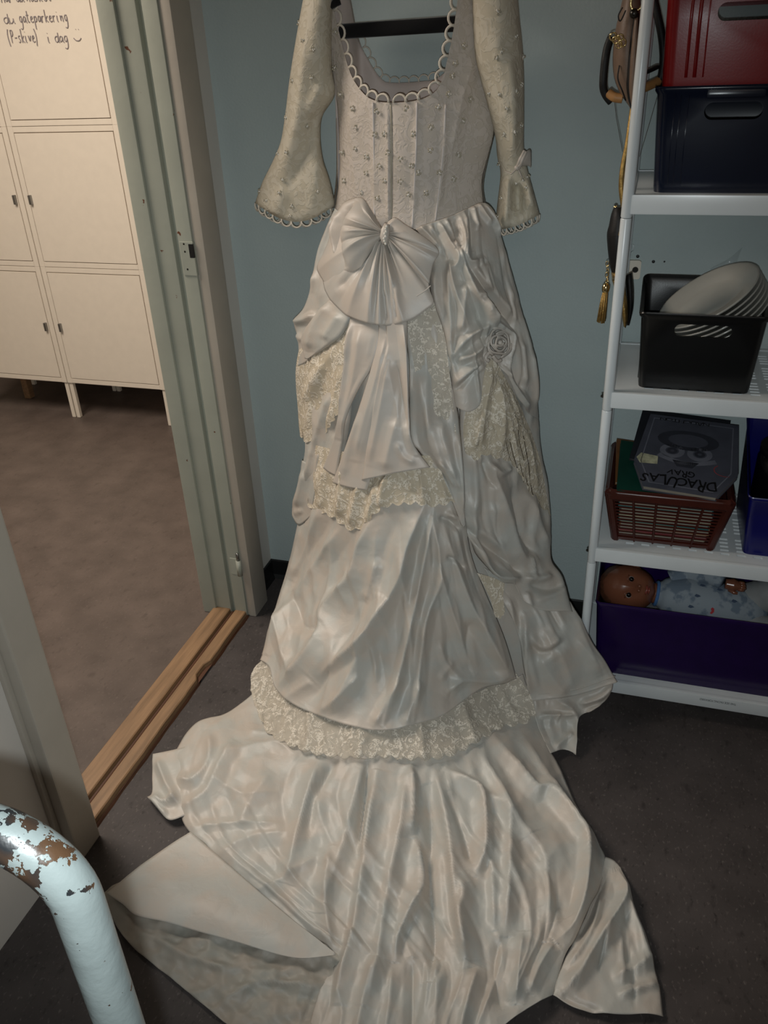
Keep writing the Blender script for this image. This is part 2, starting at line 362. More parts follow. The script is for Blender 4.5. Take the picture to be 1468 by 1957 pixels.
def write(txt, px0, py0, px1, py1, hgt, parent):
    wtot = sum(.35 if ch == ' ' else .62 for ch in txt)
    a = atY(px0, py0, 1.043); b = atY(px1, py1, 1.043); dx = (b-a)/wtot; cur = 0; mb = MB()
    for ch in txt:
        if ch == ' ': cur += .35; continue
        for stq in GL[ch]:
            if ch == 'U': pass
            pts = [a + dx*(cur + x) + np.array([0, 0, hgt*z]) for x, z in stq]
            if len(pts) > 2:                       # smooth the stroke
                q = [pts[0]]
                for i in range(len(pts)-1): q += [pts[i]*.75 + pts[i+1]*.25, pts[i]*.25 + pts[i+1]*.75]
                pts = q + [pts[-1]]
            mb.tube(pts, 0.0017, 5, flat=1.0)
        cur += .62
    mb.build('handwriting', 'ink', parent)['kind'] = 'stuff'
topdoor = [c for c in cr.children if c.name.startswith('door') and 'gap' not in c.name][-1]
write('du', 8, 46, 30, 45, 0.040, topdoor)
write('gateparkering', 38, 44, 131, 41, 0.040, topdoor)
write('(P-skive)', 17, 82, 76, 81, 0.045, topdoor)
write('i dag', 92, 82, 132, 81, 0.040, topdoor)
write('U', 142, 80, 158, 80, 0.035, topdoor); write(':', 144, 74, 160, 74, 0.04, topdoor)
write('Har du husket', 3, 5, 100, 2, 0.045, topdoor)
tag(wlg, 'brown wooden furniture leg in the dark under the cabinet', 'furniture leg')
# ================================================================== metal shelf unit
SX0, SX1, SY0, SY1 = 1.012, 1.64, -0.360, -0.035
ZS = [0.088, 0.470, 0.852, 1.240, 1.66]
su = empty('shelf_unit', (1.33, -0.2, 0), 'white metal shelf unit with slotted shelves against the back wall', 'shelf unit')
for px in (SX0, SX1):
    for py in (SY0, SY1):
        p = MB()
        for i, (a, b) in enumerate(zip([0.0]+[z-0.040 for z in ZS[1:]], [z-0.041 for z in ZS[1:]]+[1.85])):
            p.tube([(px, py, a), (px, py, a+0.002), (px, py, b-0.002), (px, py, b)], [0.0095, 0.0105, 0.0105, 0.0095], 14)
        p.build('post', 'shelf_white', su, angle=50)
def slot_plate(z, mname):
    """plate with rows of punched oblong slots"""
    mb = MB(); x0, x1, y0, y1 = SX0+0.008, SX1-0.008, SY0-0.004, SY1
    cw, ch = 0.0345, 0.0165
    sx0, sx1 = x0+0.055, x1-0.04; nx = int((sx1-sx0)/cw); sx1 = sx0+nx*cw
    sy0 = y0+0.030; ny = int((y1-0.03-sy0)/ch); sy1 = sy0+ny*ch
    for (a, b, c, d) in ((x0, y0, x1, sy0), (x0, sy1, x1, y1), (x0, sy0, sx0, sy1), (sx1, sy0, x1, sy1)):
        mb.add([(a, b, z), (c, b, z), (c, d, z), (a, d, z)], [(0, 1, 2, 3)])
    for i in range(nx):
        for j in range(ny):
            a, b = sx0+i*cw, sy0+j*ch; c, d = a+cw, b+ch; mx, my = (a+c)/2, (b+d)/2
            if j % 6 == 5:
                mb.add([(a, b, z), (c, b, z), (c, d, z), (a, d, z)], [(0, 1, 2, 3)]); continue
            out = [(c, b), (c, my), (c, d), (mx, d), (a, d), (a, my), (a, b), (mx, b)]
            hw, hh = 0.0105, 0.0042
            inn = [(mx+hw-.002, my-hh), (mx+hw, my), (mx+hw-.002, my+hh), (mx, my+hh), (mx-hw+.002, my+hh), (mx-hw, my), (mx-hw+.002, my-hh), (mx, my-hh)]
            vs = [(*q, z) for q in out] + [(*q, z) for q in inn] + [(*q, z-0.006) for q in inn]
            fs = [(k, (k+1) % 8, 8+(k+1) % 8, 8+k) for k in range(8)] + [(8+k, 8+(k+1) % 8, 16+(k+1) % 8, 16+k) for k in range(8)]
            mb.add(vs, fs)
    return mb
for i, z in enumerate(ZS):
    sh = empty('shelf', (1.33, -0.2, z)); sh.parent = su; sh.matrix_parent_inverse = wm(su).inverted()
    slot_plate(z, None).build('slotted_plate', 'shelf_white', sh)
    hgt = 0.033
    for (a, b) in (((SX0+0.006, SY0-0.010), (SX1-0.006, SY0+0.004)), ((SX0+0.006, SY1-0.004), (SX1-0.006, SY1+0.010)), ((SX0-0.004, SY0), (SX0+0.010, SY1)), ((SX1-0.010, SY0), (SX1+0.004, SY1))):
        MB().box((a[0], a[1], z-hgt), (b[0], b[1], z+0.002), 0.0035).build('rim', 'shelf_white', sh, angle=40)
    if i == 0:
        vs, fs = text_mesh('THIS SIDE FACING FORWARD', 0.010)
        q = atY(1372, 1341, SY0-0.0108)
        M = Matrix.Translation(q) @ Matrix.Rotation(math.pi, 4, 'Y') @ Matrix.Rotation(math.pi/2, 4, 'X')
        M = Matrix.Translation(q) @ Matrix.Rotation(math.pi, 4, 'Y') @ Matrix.Rotation(math.pi/2, 4, 'X')
        MB().add([tuple(M @ Vector((v[0]*0.62, v[1]*0.9, 0))) for v in vs], fs).build('printed_text', 'rubber_black', sh)
for k in (1, 2):
    z = ZS[k]
    MB().lathe([(0, 0.006), (0.003, 0.005), (0.004, 0)], 8, Matrix.Translation((SX0-0.010, SY0+0.002, z-0.012)) @ Matrix.Rotation(-math.pi/2, 4, 'Y')).build('bolt', 'steel_dark', su)
# ------------------------------------------------------------------ plastic bins
def bin_(name, label, cat, cx, cy, z0, wt, wb, dt, db, h, m, hole=None, rim=0.006, r=0.018, thick=0.003, group=None, backhole=True, ribs=(), lift=0.0, dip=0.0):
    root = empty(name, (cx, cy, z0), label, cat, group)
    mb = MB(); rows = []
    levels = [(0.0, 0, 0)] + [(t, t, 0) for t in (0.04, 0.5, 0.93)] + [(0.97, 1, rim*0.6), (1.0, 1, rim), (0.985, 1, rim+0.001)]
    K = 4*(5+1)
    for t, s, o in levels:
        hw = (wb+(wt-wb)*s)/2 + o; hd = (db+(dt-db)*s)/2 + o
        lp = rrect(-hw, -hd, hw, hd, r, 5)
        rows.append([(cx+x, cy+y, z0 + 0.001 + h*t + (lift*t*(y/hd*0.5+0.5)) - dip*max(0, t-0.4)*(1-(abs(y)/hd)**3)*(1 if abs(x) > hw*0.9 else 0)) for x, y in lp])
    vs = [p for row in rows for p in row]; n = len(rows[0]); fs = [tuple(range(n))[::-1]]
    for i in range(len(rows)-1):
        for k in range(n): fs.append((i*n+k, i*n+(k+1) % n, (i+1)*n+(k+1) % n, (i+1)*n+k))
    mb.add(vs, fs)
    o = mb.build('body', m, root, solid=thick, soff=-1)
    cuts = []
    if hole:
        hx, hz, hw, hh = hole
        for s in ((-1, 1) if backhole else (-1,)):
            pts = rrect(hx-hw, hz-hh, hx+hw, hz+hh, min(hh*0.98, hw), 6)
            v, f = prism(pts, 'y', cy+s*(dt/2)-0.04, cy+s*(dt/2)+0.04)
            cuts.append(MB().add(v, f).build('cutter', None))
    if cuts:
        bake(o, cuts)
    else: bake(o)
    for p in o.data.polygons: p.use_smooth = True
    o.data.set_sharp_from_angle(angle=math.radians(38))
    yf = cy - dt/2
    def fy(t): return cy - (db + (dt-db)*t)/2
    for (rx, wd_) in ribs:
        MB().tube([(rx + 0.004, fy(0.06)-0.001, z0+h*0.06), (rx+0.001, fy(0.5)-0.001, z0+h*0.5), (rx, fy(0.93)-0.001, z0+h*0.93)], wd_, 8).build('rib', m, root, smooth=True)
    if hole:
        hx, hz, hw, hh = hole; tt = (hz-z0)/h
        ring = [(x, fy((z-z0)/h)-0.0005, z) for x, z in rrect(hx-hw-.002, hz-hh-.002, hx+hw+.002, hz+hh+.002, hh, 6)]
        MB().tube(ring, 0.0022, 6, closed=True).build('handle_rim', m, root, smooth=True)
    return root
nv = bin_('storage_crate', 'dark navy plastic crate standing under the red crate on the shelf', 'crate', 1.176, -0.195, ZS[3]+0.001, 0.262, 0.236, 0.29, 0.27, 0.176, 'navy_plastic', hole=(1.174, 1.377, 0.048, 0.014), backhole=False, ribs=((1.075, .0022), (1.085, .0022), (1.098, .0022), (1.262, .0022), (1.272, .0022)))
MB().box((1.126, -0.352, 1.398), (1.222, -0.335, 1.411), 0.005).build('grip', 'navy_plastic', nv, angle=40)
rd = bin_('storage_crate', 'dark red plastic crate stacked on top of the navy crate', 'crate', 1.188, -0.195, 1.4185, 0.290, 0.272, 0.30, 0.28, 0.205, 'red_plastic', hole=(1.186, 1.527, 0.060, 0.0135), ribs=((1.084, .0035), (1.098, .004), (1.112, .0025), (1.268, .0035), (1.28, .004)))
bk = bin_('storage_bin', 'black plastic bin with handle holes holding the tilted plates', 'bin', 1.178, -0.205, ZS[2]+0.001, 0.232, 0.212, 0.255, 0.235, 0.162, 'black_plastic', hole=(1.180, 0.981, 0.054, 0.0125), lift=0.012, dip=0.03, r=0.014)
MB().box((1.0665, -0.30, ZS[2]+0.012), (1.0725, -0.11, ZS[2]+0.045), 0.002).build('side_step', 'black_plastic', bk)
# plates leaning in the black bin, right side up
def plate(k, label):
    prof = [(0.0, 0.004), (0.055, 0.004), (0.070, 0.006), (0.078, 0.012), (0.104, 0.017), (0.1075, 0.0185), (0.1085, 0.017), (0.106, 0.0135), (0.080, 0.007), (0.068, 0.001), (0.060, 0.0), (0.0, 0.0)]
    al = math.radians(34); n = Vector((-math.sin(al)*0.93, -0.16, math.cos(al))).normalized()
    q = n.to_track_quat('Z', 'Y').to_matrix().to_4x4()
    c = Vector((1.196, -0.200, 1.004)) - n*(0.0098*k) + Vector((0.0010*k, 0, -0.0006*k))
    o = MB().lathe(prof, 40).build('dinner_plate', 'stoneware', smooth=True)
    o.matrix_world = Matrix.Translation(c) @ q
    return tag(o, label, 'plate', 'plates leaning in the black bin')
ordn = ['topmost grey white plate leaning in the black bin', 'second plate from the top, leaning in the black bin', 'third plate from the top, leaning in the black bin', 'fourth plate from the top, leaning in the black bin', 'fifth plate from the top, leaning in the black bin', 'sixth plate from the top, leaning in the black bin', 'lowest plate of the leaning stack in the black bin']
for k in range(7): plate(k, ordn[k])
# clear plastic sheet sticking up behind the plates
P = []
for i in range(9):
    row = []
    for j in range(7):
        u, v = i/8, j/6
        p = atY(1358 + 62*u*(0.4+0.6*v) + 8*(1-v), 540 - 66*v*u - 24*v*(1-u), -0.055)
        p[1] += 0.012*math.sin(5*u+2*v) + 0.006*math.sin(9*v); row.append(p)
    P.append(row)
mat('clear_film', lin(190, 205, 210), rough=0.15, alpha=0.22, spec=0.9)
tag(MB().grid(P).build('plastic_sheet', 'clear_film', smooth=True), 'crumpled clear plastic sheet sticking up behind the plates', 'plastic sheet')
# ------------------------------------------------------------------ brown lattice basket with books
def lattice_basket():
    cx, cy, z0 = 1.163, -0.205, ZS[1]+0.001; wt, wb, dt, db, h = 0.262, 0.212, 0.262, 0.215, 0.132
    root = empty('lattice_basket', (cx, cy, z0), 'dark brown plastic lattice basket filled with books and papers', 'basket')
    def pt(sx, sy, t): return (cx + sx*(wb+(wt-wb)*t)/2, cy + sy*(db+(dt-db)*t)/2, z0+h*t)
    n = 24
    for (nm, t, r) in (('rim', 1.0, 0.0075), ('rim_lip', 0.93, 0.004), ('base_rim', 0.03, 0.004)):
        lp = rrect(-1, -1, 1, 1, 0.16, 4)
        MB().tube([pt(x, y, t) for x, y in lp], r, 8, closed=True).build(nm, 'brown_plastic', root, smooth=True)
    MB().box((cx-wb/2, cy-db/2, z0), (cx+wb/2, cy+db/2, z0+0.004)).build('base', 'brown_plastic', root)
    def wall(fn, m):
        for k in range(m+1):
            s = -1 + 2*k/m
            wdt = 0.0085 if k in (0, m) else 0.0060
            MB().tube([fn(s, t) for t in (0.0, 0.5, 1.0)], wdt, 6, flat=0.5 if k not in (0, m) else None).build('upright', 'brown_plastic', root)
        for j in range(14):
            t = 0.05 + 0.86*j/13
            MB().tube([fn(s, t) for s in (-1, -0.5, 0, 0.5, 1)], 0.0022 if j else 0.006, 6).build('bar', 'brown_plastic', root)
        MB().tube([fn(s, 0.96) for s in (-1, 0, 1)], 0.009, 6, flat=1.6).build('band', 'brown_plastic', root)
    wall(lambda s, t: pt(s*0.97, -1, t), 5); wall(lambda s, t: pt(s*0.97, 1, t), 5)
    wall(lambda s, t: pt(-1, s*0.97, t), 4); wall(lambda s, t: pt(1, s*0.97, t), 4)
    return root
lattice_basket()
def book(name, label, c, size, rotz, tilt, cover, cat='book', outline=None, cat_group='books in the brown basket'):
    w, d, t = size; root = empty(name, c, label, cat, cat_group, rot=(tilt[0], tilt[1], rotz))
    ol = outline or [(-w/2, -d/2), (w/2, -d/2), (w/2, d/2), (-w/2, d/2)]
    M = wm(root)
    def pr(k, z0, z1, nm, m):
        v, f = prism([(x*k, y*k) for x, y in ol], 'z', z0, z1)
        return MB().add([tuple(M @ Vector(p)) for p in v], f).build(nm, m, root)
    pr(1.0, t-0.0018, t, 'front_cover', cover); pr(1.0, 0, 0.0018, 'back_cover', cover); pr(0.975, 0.0018, t-0.0018, 'pages', 'paper')
    return root, M, t
covers = [('cover_teal', (60, 118, 120)), ('cover_cream', (190, 180, 150)), ('cover_rose', (150, 70, 76)), ('cover_sand', (170, 140, 96)), ('cover_slate', (70, 78, 92)), ('cover_green', (14, 62, 50)), ('cover_orange', (120, 80, 46)), ('cover_grave', (72, 74, 84)), ('cover_dark', (36, 38, 44))]
for n_, c_ in covers: mat(n_, lin(*c_), rough=0.4, var=0.15, nscale=22)
zb = ZS[1] + 0.006
seq = [('cover_cream', 0.014), ('cover_rose', 0.012), ('cover_sand', 0.015), ('cover_teal', 0.012), ('cover_cream', 0.013), ('cover_slate', 0.012), ('cover_teal', 0.014), ('cover_rose', 0.010), ('cover_sand', 0.011)]
bl = ['cream book lying lowest in the brown basket', 'rose book second from the bottom of the basket', 'sand coloured book third from the bottom of the basket', 'teal book fourth from the bottom of the basket', 'cream book in the middle of the basket', 'slate book sixth from the bottom of the basket', 'teal book seventh from the bottom of the basket', 'rose book near the basket rim', 'sand coloured book level with the basket rim']
for i, (cv, t) in enumerate(seq):
    k = i/len(seq); book('picture_book', bl[i], (1.163 + 0.002*((i*7) % 3-1), -0.207 + 0.002*((i*5) % 3-1), zb), (0.192+0.018*k, 0.198+0.018*k, t), 0.02*((i*3) % 3-1), (0, 0), cv); zb += t + 0.0006
gb, gM, gt = book('picture_book', 'dark green book leaning at the left under the coffin shaped book', (1.122, -0.228, zb+0.012), (0.150, 0.215, 0.012), 0.03, (0.13, 0.10), 'cover_green')
ob, oM, ot = book('picture_book', 'thin orange book sticking out at the left rear of the basket', (1.082, -0.185, zb+0.010), (0.085, 0.19, 0.008), 0.06, (0.13, 0.10), 'cover_orange')
db_, dM, dt_ = book('picture_book', 'black magazine sticking out behind the coffin shaped book', (1.182, -0.142, zb+0.062), (0.205, 0.20, 0.006), -0.10, (0.24, 0.03), 'cover_dark')
# the coffin shaped book on top: clipped corners towards the viewer, printing upside down
cof = [(-0.080, -0.125), (0.075, -0.125), (0.112, -0.045), (0.100, 0.125), (-0.100, 0.125), (-0.112, -0.045)]
cb, cM, ct = book('coffin_book', 'grey coffin shaped picture book printed with a skull face and upside down title', (1.196, -0.215, zb+0.052), (0.2, 0.24, 0.014), -0.09, (0.30, 0.03), 'cover_grave', outline=cof)
mat('print_black', lin(12, 12, 14), rough=0.5); mat('print_grey', lin(104, 106, 116), rough=0.5); mat('print_dim', lin(48, 50, 58), rough=0.5); mat('sticker', lin(170, 168, 140), rough=0.6, var=0.3, nscale=90)
mat('print_red', lin(150, 60, 60), rough=0.5)
def onbook(vs, fs, nm, m, lift=0.0004): MB().add([tuple(cM @ Vector((x, y, ct+lift))) for x, y in vs], fs).build(nm, m, cb)
def btext(txt, size, x, y, wob, nm, m, sx=1.0):
    cur = -sum(0.62 for _ in txt)*size*sx/2; 
    mb = MB()
    for i, ch in enumerate(txt):
        vs, fs = text_mesh(ch, size, bold=0.013 if size > 0.02 else 0.0)
        a = wob*math.sin(i*2.3+len(txt)); k = 1 + 0.18*math.sin(i*1.7)
        pts = []
        for v in vs:
            px = v[0]*math.cos(a) - v[1]*math.sin(a); py = (v[0]*math.sin(a) + v[1]*math.cos(a))*k
            px = px*sx + cur + 0.31*size*sx + x; py = py + y + size*0.06*math.sin(i*1.9)
            pts.append(tuple(cM @ Vector((-px, -py, ct+0.0005))))        # printed upside down for the viewer
        mb.add(pts, fs); cur += 0.62*size*sx
    mb.build(nm, m, cb)
btext('DRACULAS', 0.042, 0.010, 0.094, 0.25, 'title_lettering', 'print_black', 0.78)
btext('GRAV', 0.026, 0.006, 0.066, 0.25, 'title_lettering', 'print_black', 0.9)
btext('NAUGHTON', 0.015, 0.02, -0.112, 0.0, 'author_lettering', 'print_black', 1.5)
def ring(cx, cy, r0, r1, n=20, sx=1.0):
    vs = [(cx + sx*r*math.cos(2*math.pi*k/n), cy + r*math.sin(2*math.pi*k/n)) for r in (r0, r1) for k in range(n)]
    return vs, [(k, (k+1) % n, n+(k+1) % n, n+k) for k in range(n)]
for sx in (-1, 1):
    v, f = ring(sx*0.030-0.004, 0.004, 0.013, 0.024, sx=1.15); onbook(v, f, 'eye_print', 'print_grey')
    v, f = ring(sx*0.030-0.004, 0.004, 0.004, 0.010, sx=1.15); onbook(v, f, 'eye_print', 'print_dim')
arc = [(-0.066+0.0132*k, -0.020-0.018*math.sin(math.pi*k/10)) for k in range(11)]
onbook(arc + [(x*0.9, y+0.012) for x, y in arc], [(k, k+1, 12+k, 11+k) for k in range(10)], 'moustache_print', 'print_grey')
onbook([(-0.03, -0.026), (0.028, -0.026), (0.015, -0.046), (-0.018, -0.046)], [(0, 1, 2, 3)], 'nose_print', 'print_dim')
v, f = ring(-0.004, 0.045, 0.022, 0.034, 24, 2.0); onbook(v, f, 'skull_print', 'print_dim')
onbook([(-0.108, -0.035), (-0.098, -0.052), (-0.060, -0.048), (-0.062, -0.022), (-0.100, -0.018)], [(0, 1, 2, 3, 4)], 'sticker', 'sticker')
v, f = ring(0.085, -0.038, 0.018, 0.0195, 16, 1.3); onbook(v[6:14]+v[22:30], [(k, k+1, 9+k, 8+k) for k in range(7)], 'red_line_print', 'print_red')
lo = [(-0.070, -0.112), (0.066, -0.112), (0.098, -0.045), (0.090, 0.112), (-0.090, 0.112), (-0.098, -0.045)]
onbook(lo + [(x*0.975, y*0.975) for x, y in lo], [(k, (k+1) % 6, 6+(k+1) % 6, 6+k) for k in range(6)], 'border_print', 'print_grey')
# ------------------------------------------------------------------ blue bin with black jar, purple bin
bin_('storage_bin', 'bright blue plastic bin at the right end of the slotted shelf', 'bin', 1.452, -0.20, ZS[1]+0.001, 0.245, 0.225, 0.25, 0.225, 0.150, 'blue_plastic', lift=0.10, r=0.012)
jar = empty('jar', (1.410, -0.225, ZS[1]+0.006), 'black glossy jar standing inside the blue bin', 'jar')
MB().lathe([(0.0, 0.0), (0.060, 0.0), (0.068, 0.01), (0.068, 0.195), (0.062, 0.208), (0.0, 0.208)], 28, Matrix.Translation((1.410, -0.225, ZS[1]+0.006))).build('body', 'black_glass', jar, angle=50)
MB().lathe([(0.0, 0.208), (0.064, 0.208), (0.066, 0.211), (0.066, 0.224), (0.062, 0.227), (0.0, 0.225)], 28, Matrix.Translation((1.410, -0.225, ZS[1]+0.006))).build('lid', 'black_plastic', jar, angle=50)
pb = bin_('storage_bin', 'long deep purple plastic bin holding the baby doll', 'bin', 1.322, -0.200, ZS[0]+0.002, 0.575, 0.545, 0.285, 0.265, 0.218, 'purple_plastic', lift=0.0, r=0.012, rim=0.004)
MB().box((1.036, -0.066, 0.300), (1.607, -0.055, 0.405), 0.003).build('back_panel', 'purple_plastic', pb)
# wall bracket, plugs and cable behind the shelf
br = empty('wall_bracket', (1.035, -0.004, 1.02), 'small white wall bracket with a dark screw behind the black bin', 'bracket')
v, f = prism(rrect(1.018, 1.0, 1.048, 1.043, 0.006), 'y', -0.012, 0.0); MB().add(v, f).build('plate', 'cabinet_white', br)
MB().lathe([(0, .002), (.006, .002), (.007, 0)], 12, Matrix.Translation((1.036, -0.012, 1.022)) @ Matrix.Rotation(math.pi/2, 4, 'X')).build('screw', 'steel_dark', br)
for i, (px, py, r) in enumerate(((1249, 500, .0038), (1219, 490, .004), (1270, 500, .0022))):
    q = atY(px, py, 0.0)
    tag(MB().lathe([(0, .0015), (r*.8, .001), (r, 0)], 9, Matrix.Translation(q) @ Matrix.Rotation(math.pi/2, 4, 'X')).build('wall_hole', 'rubber_black'), ['dark plugged hole in the wall right of the white bracket', 'dark scuffed hole touching the top of the white bracket', 'smallest dark hole in the wall behind the black bin'][i], 'wall hole', 'plugged holes in the wall')
cb_pts = [atY(x, y, -0.012) for x, y in ((1212, 396), (1210, 420), (1208, 445), (1205, 462), (1203, 474), (1206, 482), (1211, 478), (1211, 468), (1206, 466), (1203, 478), (1202, 500))]
tag(MB().tube(cb_pts, 0.0012, 6).build('cable', 'shelf_white', smooth=True), 'thin white cable looped behind the shelf post', 'cable')
# ================================================================== wedding dress
# ---- fabrics
def satin(name, warm, cool, rough=0.42, bump=0.25):
    m = mat(name, warm, rough=rough, col2=cool, nscale=16, v2=(0.40, 0.60), spec=0.6, sheen=0.08)
    nt = m.node_tree; N = nt.nodes; L = nt.links; b = N['Principled BSDF']; tc = [n for n in N if n.type == 'TEX_COORD'][0]
    n1 = N.new('ShaderNodeTexNoise'); n1.inputs['Scale'].default_value = 34; n1.inputs['Detail'].default_value = 3; n1.inputs['Distortion'].default_value = 0.6
    L.new(tc.outputs['Object'], n1.inputs['Vector'])
    mp = N.new('ShaderNodeMapping'); mp.inputs['Scale'].default_value = (900, 900, 260); L.new(tc.outputs['Object'], mp.inputs['Vector'])
    n2 = N.new('ShaderNodeTexNoise'); n2.inputs['Scale'].default_value = 1.0; n2.inputs['Detail'].default_value = 1; L.new(mp.outputs['Vector'], n2.inputs['Vector'])
    b1 = N.new('ShaderNodeBump'); b1.inputs['Strength'].default_value = bump; b1.inputs['Distance'].default_value = 0.005; L.new(n1.outputs['Fac'], b1.inputs['Height'])
    b2 = N.new('ShaderNodeBump'); b2.inputs['Strength'].default_value = 0.12; b2.inputs['Distance'].default_value = 0.0006; L.new(n2.outputs['Fac'], b2.inputs['Height'])
    L.new(b1.outputs['Normal'], b2.inputs['Normal']); L.new(b2.outputs['Normal'], b.inputs['Normal'])
    return m
satin('satin', lin(194, 185, 174), lin(188, 187, 180), rough=0.46)
satin('satin_bow', lin(196, 186, 175), lin(191, 186, 178), rough=0.45, bump=0.12)
satin('satin_lining', lin(166, 157, 145), lin(160, 158, 149), rough=0.55, bump=0.3)
def lace(name, col, net, dense, scale, alpha0):
    m = mat(name, col, rough=0.75, var=0.06, nscale=40, spec=0.2)
    nt = m.node_tree; N = nt.nodes; L = nt.links; b = N['Principled BSDF']; tc = [n for n in N if n.type == 'TEX_COORD'][0]
    big = N.new('ShaderNodeTexNoise'); big.inputs['Scale'].default_value = scale; big.inputs['Detail'].default_value = 2.5; big.inputs['Distortion'].default_value = 1.6
    L.new(tc.outputs['Object'], big.inputs['Vector'])
    vo = N.new('ShaderNodeTexVoronoi'); vo.inputs['Scale'].default_value = scale*5.5; L.new(tc.outputs['Object'], vo.inputs['Vector'])
    mr = N.new('ShaderNodeMapRange'); mr.inputs[1].default_value = dense; mr.inputs[2].default_value = dense+0.12; L.new(big.outputs['Fac'], mr.inputs[0])
    rg = N.new('ShaderNodeMapRange'); rg.inputs[1].default_value = 0.25; rg.inputs[2].default_value = 0.45; L.new(vo.outputs['Distance'], rg.inputs[0])
    mul = N.new('ShaderNodeMath'); mul.operation = 'MULTIPLY'; L.new(mr.outputs[0], mul.inputs[0]); L.new(rg.outputs[0], mul.inputs[1])
    mx = N.new('ShaderNodeMath'); mx.operation = 'MAXIMUM'
    cl = N.new('ShaderNodeMapRange'); cl.inputs[3].default_value = alpha0; cl.inputs[4].default_value = 1.0; L.new(mul.outputs[0], cl.inputs[0])
    L.new(cl.outputs[0], b.inputs['Alpha'])
    bp = N.new('ShaderNodeBump'); bp.inputs['Strength'].default_value = 0.6; bp.inputs['Distance'].default_value = 0.002; L.new(mul.outputs[0], bp.inputs['Height']); L.new(bp.outputs['Normal'], b.inputs['Normal'])
    mc = N.new('ShaderNodeMix'); mc.data_type = 'RGBA'; L.new(mul.outputs[0], mc.inputs[0])
    mc.inputs[6].default_value = (*net, 1); mc.inputs[7].default_value = (*col, 1); L.new(mc.outputs[2], b.inputs['Base Color'])
    return m
lace('lace', lin(228, 219, 203), lin(220, 207, 183), 0.45, 46, 0.72)
lace('lace_open', lin(226, 218, 204), lin(220, 211, 194), 0.45, 50, 0.5)
def brocade(name, col, net, scale=38):
    m = mat(name, col, rough=0.62, var=0.05, nscale=30, spec=0.35)
    nt = m.node_tree; N = nt.nodes; L = nt.links; b = N['Principled BSDF']; tc = [n for n in N if n.type == 'TEX_COORD'][0]
    big = N.new('ShaderNodeTexNoise'); big.inputs['Scale'].default_value = scale; big.inputs['Detail'].default_value = 3; big.inputs['Distortion'].default_value = 2.2; L.new(tc.outputs['Object'], big.inputs['Vector'])
    mr = N.new('ShaderNodeMapRange'); mr.inputs[1].default_value = 0.46; mr.inputs[2].default_value = 0.54; L.new(big.outputs['Fac'], mr.inputs[0])
    mc = N.new('ShaderNodeMix'); mc.data_type = 'RGBA'; L.new(mr.outputs[0], mc.inputs[0]); mc.inputs[6].default_value = (*net, 1); mc.inputs[7].default_value = (*col, 1); L.new(mc.outputs[2], b.inputs['Base Color'])
    bp = N.new('ShaderNodeBump'); bp.inputs['Strength'].default_value = 0.4; bp.inputs['Distance'].default_value = 0.002; L.new(mr.outputs[0], bp.inputs['Height']); L.new(bp.outputs['Normal'], b.inputs['Normal'])
    return m
brocade('brocade', lin(206, 196, 186), lin(199, 189, 177))
brocade('brocade_sleeve', lin(203, 195, 177), lin(194, 185, 165), 34)
mat('trim_cord', lin(214, 205, 190), rough=0.5)
mat('pearl', lin(232, 228, 218), rough=0.12, var=0.05, coat=0.6)
mat('sequin', lin(178, 170, 150), rough=0.3, var=0.1)
mat('dress_lining', lin(206, 192, 184), rough=0.6, var=0.04)
mat('velvet', lin(10, 9, 12), rough=0.9, var=0.2, sheen=0.3)
# ---- base surface of the dress: depth control points (pixel of the photo frame, then the world y or z there)
CP = []
def cy_(*rows):
    for px, py, v in rows: CP.append((px, py, 'y', v))
def cz_(*rows):
    for px, py, v in rows: CP.append((px, py, 'z', v))
cy_((585, -30, -.12), (630, -20, -.145), (640, 120, -.135), (640, 200, -.14), (700, 200, -.20), (745, 205, -.215), (840, 190, -.205), (878, 0, -.16), (915, -40, -.13), (905, 150, -.15), (945, 250, -.145), (645, 320, -.145), (735, 320, -.225), (830, 320, -.22), (922, 330, -.15))
cy_((640, 395, -.15), (735, 430, -.235), (830, 430, -.235), (925, 388, -.15))
cy_((592, 545, -.17), (660, 540, -.27), (745, 540, -.30), (850, 540, -.29), (940, 520, -.25), (992, 540, -.165))
cy_((560, 660, -.18), (640, 660, -.31), (745, 660, -.36), (860, 660, -.34), (960, 660, -.28), (1024, 670, -.18))
cy_((564, 800, -.19), (640, 800, -.34), (745, 800, -.41), (870, 800, -.385), (980, 800, -.30), (1037, 800, -.19))
cy_((558, 970, -.21), (640, 950, -.37), (745, 950, -.46), (870, 950, -.43), (980, 950, -.33), (1056, 960, -.20))
cy_((543, 1100, -.26), (640, 1100, -.42), (745, 1100, -.53), (870, 1100, -.48), (980, 1100, -.39), (1078, 1100, -.29), (1100, 1168, -.35))
cz_((495, 1258, .10), (600, 1250, .20), (735, 1250, .27), (870, 1250, .24), (980, 1260, .19), (1060, 1240, .22), (1130, 1232, .205), (1152, 1262, .17))
cz_((510, 1340, .06), (620, 1350, .13), (735, 1360, .16), (860, 1350, .14), (960, 1330, .10), (1060, 1340, .085), (1130, 1370, .045), (1178, 1302, .12))
cz_((290, 1450, .012), (360, 1430, .04), (480, 1440, .06), (620, 1450, .09), (735, 1460, .10), (860, 1450, .09), (980, 1430, .06), (1060, 1440, .02), (1110, 1440, .01))
cz_((360, 1600, .012), (500, 1600, .035), (700, 1600, .055), (850, 1600, .055), (1000, 1600, .045), (1130, 1580, .012))
cz_((200, 1710, .012), (400, 1750, .02), (600, 1750, .025), (800, 1750, .035), (1000, 1750, .035), (1150, 1720, .02), (1225, 1740, .010))
cz_((300, 1860, .006), (520, 1960, .010), (700, 1960, .015), (900, 1960, .02), (1080, 1930, .012), (1270, 1940, .006), (500, 2080, .01), (800, 2080, .01), (1100, 2080, .01))
_C = np.array([(c[0], c[1]) for c in CP])/400.0
